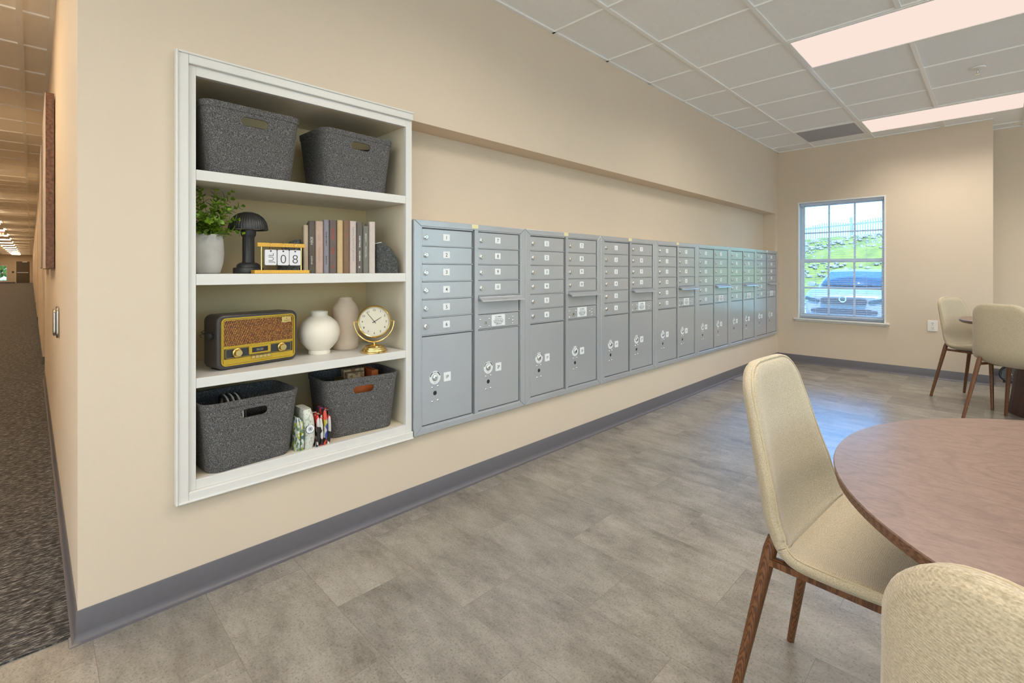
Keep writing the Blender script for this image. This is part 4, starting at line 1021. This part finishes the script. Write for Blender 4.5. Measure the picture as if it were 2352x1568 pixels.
    # parcel doors
    for x0, x1, zt, s_, lx in ((.0485, .372, .843, '1P', .127), (.4185, .738, .8435, '2P', .494)):
        b = MB(); b.box(x0, x1, -.022, -.0118, .400, zt, 'mail'); d = b.build('parcel_door', t, bevel=.001, segs=1)
        zc = .630
        b = MB(); b.lathe([(.0175, -.0228), (.034, -.0228), (.034, -.022)], (lx, 0, zc), 'label', 32, 'y', cap=False)
        for a0 in (.25, PI - .25 - .85): 
            P = [[(lx + r * math.cos(a0 + .85 * i / 6), -.0231, zc + r * math.sin(a0 + .85 * i / 6)) for i in range(7)] for r in (.0275, .0325)]
            b.grid(P, 'ink')
        b.text('OPEN', .0075, (lx, -.0231, zc + .0262), 'ink'); b.text('LOCK', .0055, (lx, -.0231, zc - .0262), 'inkgrey'); b.build('lock_dial', d)
        lock(d, lx, zc, .0135)
        label(d, s_, lx + .077, zc - .006, .045, .047)
        for x, z in ((lx - .018, .582), (lx + .018, .584), (lx - .018, .510), (lx + .018, .512)):
            b = MB(); b.lathe([(0, -.0255), (.0035, -.0248), (.0052, -.022)], (x, 0, z), 'chrome', 10, 'y', cap=False); b.build('screw', d, 60)
        b = MB(); b.lathe([(0, -.0226), (.0095, -.0226), (.0115, -.022)], (lx, 0, .551), 'dark', 18, 'y', cap=False); b.build('key_port', d)
    return t
u0 = mail_parts()
names = ['grey mailbox unit directly beside the white bookcase', 'second grey mailbox unit from the bookcase', 'third grey mailbox unit from the bookcase', 'fourth grey mailbox unit from the bookcase, middle of the row',
         'third grey mailbox unit from the window wall', 'next to last grey mailbox unit toward the window wall', 'grey mailbox unit nearest the window wall, in the corner']
units = [u0] + [copy_tree(u0) for _ in range(6)]
for i, u in enumerate(units):
    u.location = (X0 + PITCH * i, YW, 0); tag(u, names[i], 'mailbox', 'wall mailbox units in a row')
    if i in (0, 1, 2, 3, 6):
        b = MB(); b.prism(rrect(.046, .022, .002, 2, .392, 1.420), -.0275, -.026, 'tag', 'y'); b.build('name_tag', u)
# ------------------------------------------------------------------ chairs
def catmull(pts, n):
    P = [Vector(p) for p in pts]; out = []
    P = [P[0] * 2 - P[1]] + P + [P[-1] * 2 - P[-2]]
    for i in range(1, len(P) - 2):
        for k in range(n):
            t = k / n; a, b_, c, d = P[i - 1], P[i], P[i + 1], P[i + 2]
            out.append(.5 * ((2 * b_) + (c - a) * t + (2 * a - 5 * b_ + 4 * c - d) * t * t + (3 * b_ - a - 3 * c + d) * t ** 3))
    out.append(P[-2]); return out
PROF = [(.235, .466), (.15, .480), (.05, .476), (-.05, .466), (-.125, .466), (-.180, .492), (-.212, .548), (-.229, .63), (-.244, .73), (-.258, .825), (-.268, .920)]
prof = catmull([(0, y, z) for y, z in PROF], 24)
cum = [0]
for i in range(1, len(prof)): cum.append(cum[-1] + (prof[i] - prof[i - 1]).length)
LT = cum[-1]
def at_s(s):
    s = min(max(s, 0), LT); lo = max(i for i in range(len(cum)) if cum[i] <= s + 1e-9); lo = min(lo, len(cum) - 2)
    u = (s - cum[lo]) / (cum[lo + 1] - cum[lo]); p = prof[lo].lerp(prof[lo + 1], u); d = (prof[lo + 1] - prof[lo]).normalized()
    return p, d
def half_w(s):
    u = s / LT
    pts = [(0, .222), (.25, .235), (.42, .232), (.55, .217), (.75, .188), (1, .153)]
    for (a, wa), (c, wc) in zip(pts, pts[1:]):
        if a <= u <= c: w = wa + (wc - wa) * (u - a) / (c - a); break
    for e, R in ((s, .10), (LT - s, .075)):
        if e < R: w = w - R + math.sqrt(max(0, R * R - (R - e) ** 2))
    return max(w, .02)
def curl(s):
    u = s / LT
    pts = [(0, .010), (.2, .026), (.42, .040), (.52, .062), (.65, .066), (.85, .048), (1, .022)]
    for (a, wa), (c, wc) in zip(pts, pts[1:]):
        if a <= u <= c: return wa + (wc - wa) * (u - a) / (c - a)
    return .02
def mid(s, t):
    p, d = at_s(s); nrm = Vector((0, d.z, -d.y)); 
    if nrm.dot(Vector((0, .6, 1))) < 0: nrm = -nrm
    w = half_w(s)
    return p + Vector((w * t, 0, 0)) + nrm * curl(s) * (w / .235) ** 2 * abs(t) ** 2.5
S_CREASE = cum[4 * 24 + 14]
def chair_part(s0, s1, mb, th=.040):
    ns, ntt = 44, 28
    SS = [s0 + (s1 - s0) * (.5 - .5 * math.cos(PI * i / ns)) for i in range(ns + 1)]
    TT = [-math.cos(PI * j / ntt) for j in range(ntt + 1)]
    A, B = [], []
    for s in SS:
        ra, rb = [], []
        for t in TT:
            p = mid(s, t); e = .003
            ds = mid(min(s + e, LT), t) - mid(max(s - e, 0), t); dt = mid(s, min(1, t + .02)) - mid(s, max(-1, t - .02))
            n = dt.cross(ds)
            if n.length < 1e-9: n = Vector((0, .3, 1))
            n.normalize()
            if n.dot(Vector((0, .7, 1))) < 0: n = -n
            edge = min(1, (1 - abs(t)) / .16)
            if s0 == 0: edge = min(edge, (s - s0) / .03 + .0)
            if s1 == LT: edge = min(edge, (s1 - s) / .03)
            if s0 > 0: edge = min(edge, (s - s0) / .012 + .15)
            if s1 < LT: edge = min(edge, (s1 - s) / .012 + .15)
            k = th * (.62 + .38 * math.sqrt(max(0, min(1, edge))))
            ra.append(p + n * k * .5); rb.append(p - n * k * .5)
        A.append(ra); B.append(rb)
    mb.grid(A, 'fabric'); mb.grid([r[::-1] for r in B], 'fabric')
    def border(G): return [G[i][0] for i in range(ns + 1)] + [G[ns][j] for j in range(1, ntt + 1)] + [G[i][ntt] for i in range(ns - 1, -1, -1)] + [G[0][j] for j in range(ntt - 1, 0, -1)]
    a, c = border(A), border(B); cen = sum(a, Vector()) / len(a)
    # rounded rim: bulge outward by half the thickness
    m_ = []; 
    for i in range(len(a)):
        pm = (a[i] + c[i]) / 2; tang = (a[(i + 1) % len(a)] - a[i - 1]); th_ = (a[i] - c[i]); o = tang.cross(th_)
        if o.length > 1e-9: o.normalize()
        m_.append((pm, o))
    sgn = 1 if sum((p - cen).dot(o) for p, o in m_) > 0 else -1
    ringsL = []
    for u in (1, .75, .3, -.3, -.75, -1):
        ringsL.append([(a[i] * (1 + u) / 2 + c[i] * (1 - u) / 2) + m_[i][1] * sgn * .010 * math.sqrt(1 - u * u) for i in range(len(a))])
    mb.grid(ringsL, 'fabric', True)
    return [p + m_[i][1] * sgn * .0055 - (a[i] - c[i]).normalized() * .003 for i, p in enumerate(a)]
def make_chair():
    t = thing('dining_chair', '', 'chair')
    mb = MB(); e1 = chair_part(0, S_CREASE, mb); o = mb.build('seat', t)
    mb2 = MB(); e2 = chair_part(S_CREASE, LT, mb2); o2 = mb2.build('backrest', t)
    for q in (o, o2):
        bm = bmesh.new(); bm.from_mesh(q.data); bmesh.ops.remove_doubles(bm, verts=bm.verts, dist=2e-4); bmesh.ops.recalc_face_normals(bm, faces=bm.faces); bm.to_mesh(q.data); bm.free()
        q.data.shade_smooth(); q.data.set_sharp_from_angle(angle=math.radians(70))
    for e, par in ((e1, o), (e2, o2)):
        p = MB(); p.tube(e, .0034, 'piping', 6, True); p.build('piping', par, 60)
    for s_ in (-1, 1):
        b = MB(); b.tube([(s_ * .160, -.186, .505), (s_ * .164, -.193, .475), (s_ * .222, -.278, .0)], [.0145, .0165, .0105], 'walnut', 16); b.build('leg', t, 40)
        b = MB(); b.tube([(s_ * .165, .150, .455), (s_ * .168, .153, .43), (s_ * .212, .188, 0)], [.015, .0165, .0105], 'walnut', 16); b.build('leg', t, 40)
    b = MB()
    for s_ in (-1, 1): b.box(min(s_ * .158, s_ * .182), max(s_ * .158, s_ * .182), -.19, .16, .441, .457, 'walnut'); b.tube([(s_ * .168, -.200, .449), (s_ * .168, -.16, .449)], .011, 'walnut', 10)
    b.box(-.17, .17, .135, .16, .441, .457, 'walnut'); b.box(-.17, .17, -.10, -.075, .441, .457, 'walnut'); b.build('underframe', t)
    return t
ch = make_chair()
specs = [(1.474, .202, 176.4, 'oatmeal fabric chair at the left side of the large near table'),
         (BX, BY, BR, 'oatmeal fabric chair in front corner, only its back in view'),
         (6.065, .094, 151, 'oatmeal fabric chair facing camera at the far table, beside power outlet'),
         (5.345, -.135, 240, 'oatmeal fabric chair with its back turned, in front of far table')]
CH = []
for i, (x, y, r, lab) in enumerate(specs):
    c = ch if i == 0 else copy_tree(ch); c.location = (x, y, 0); c.rotation_euler.z = math.radians(r); tag(c, lab, 'chair', 'upholstered dining chairs'); CH.append(c)

# ------------------------------------------------------------------ tables
def make_table(R, loc, label):
    t = thing('round_table', label, 'table', loc, 0, 'round walnut tables'); zt = .76
    b = MB(); b.lathe([(0, zt - .026), (R - .012, zt - .026), (R - .002, zt - .020), (R, zt - .006), (R, zt - .0025)], (0, 0, 0), 'walnutedge', 120, cap=False)
    b.lathe([(R, zt - .0025), (R - .0015, zt), (0, zt)], (0, 0, 0), 'tabletop', 120, cap=False); b.build('tabletop', t, smooth=30)
    b = MB(); b.lathe([(0, 0), (.298, 0), (.300, .01), (.216, zt - .05), (.216, zt - .026)], (0, 0, 0), 'pedestal', 144, cap=False, mod=lambda a, j: 1 + .012 * abs(math.sin(a * 18)) if j in (2, 3) else 1); b.build('pedestal', t, smooth=60)
    return t
t1 = make_table(.658, (1.395, -.387, 0), 'large round walnut table in the right foreground')
t2 = make_table(.605, (5.825, -.362, 0), 'round walnut table in the far right corner, mostly hidden by a chair'); t2.rotation_euler.z = 1.1

# ------------------------------------------------------------------ light and camera
w = bpy.data.worlds.new('World'); sc.world = w; w.use_nodes = True; nt = w.node_tree
bg = nt.nodes['Background']; sky = nt.nodes.new('ShaderNodeTexSky'); sky.sky_type = 'NISHITA'; sky.sun_disc = False; sky.sun_elevation = math.radians(48); sky.sun_rotation = math.radians(250); sky.air_density = 1.6; sky.dust_density = .4
tn = N(nt, 'ShaderNodeMixRGB', blend_type='MULTIPLY'); tn.inputs[0].default_value = 1; tn.inputs[2].default_value = (.28, .70, 1.2, 1)
nt.links.new(sky.outputs[0], tn.inputs[1]); nt.links.new(tn.outputs[0], bg.inputs['Color']); bg.inputs['Strength'].default_value = SKY
su = bpy.data.lights.new('sun', 'SUN'); su.energy = SUN; su.angle = math.radians(1); su.color = (1, .97, .88)
so = bpy.data.objects.new('sun', su); COL.objects.link(so); so.rotation_euler = (math.radians(10), math.radians(-42), 0)   # shines towards +X and down
cam = bpy.data.cameras.new('camera'); cam.sensor_width = 36; cam.lens = 1110 / 2352 * 36; cam.shift_y = -(784 - 622) / 2352; cam.clip_start = .03; cam.clip_end = 300
co = bpy.data.objects.new('camera', cam); COL.objects.link(co); co.location = (0, 0, 1.176); co.rotation_euler = (PI / 2, 0, math.radians(45.15 - 90)); sc.camera = co
vs = sc.view_settings; vs.view_transform = 'Standard'; vs.look = 'None'; vs.exposure = EXPO; vs.gamma = 1; vs.use_curve_mapping = False
sc.cycles.max_bounces = 10; sc.cycles.diffuse_bounces = 6; sc.cycles.glossy_bounces = 4; sc.cycles.transparent_max_bounces = 16; sc.cycles.transmission_bounces = 6
sc.cycles.sample_clamp_indirect = 6; sc.cycles.caustics_reflective = False; sc.cycles.caustics_refractive = False
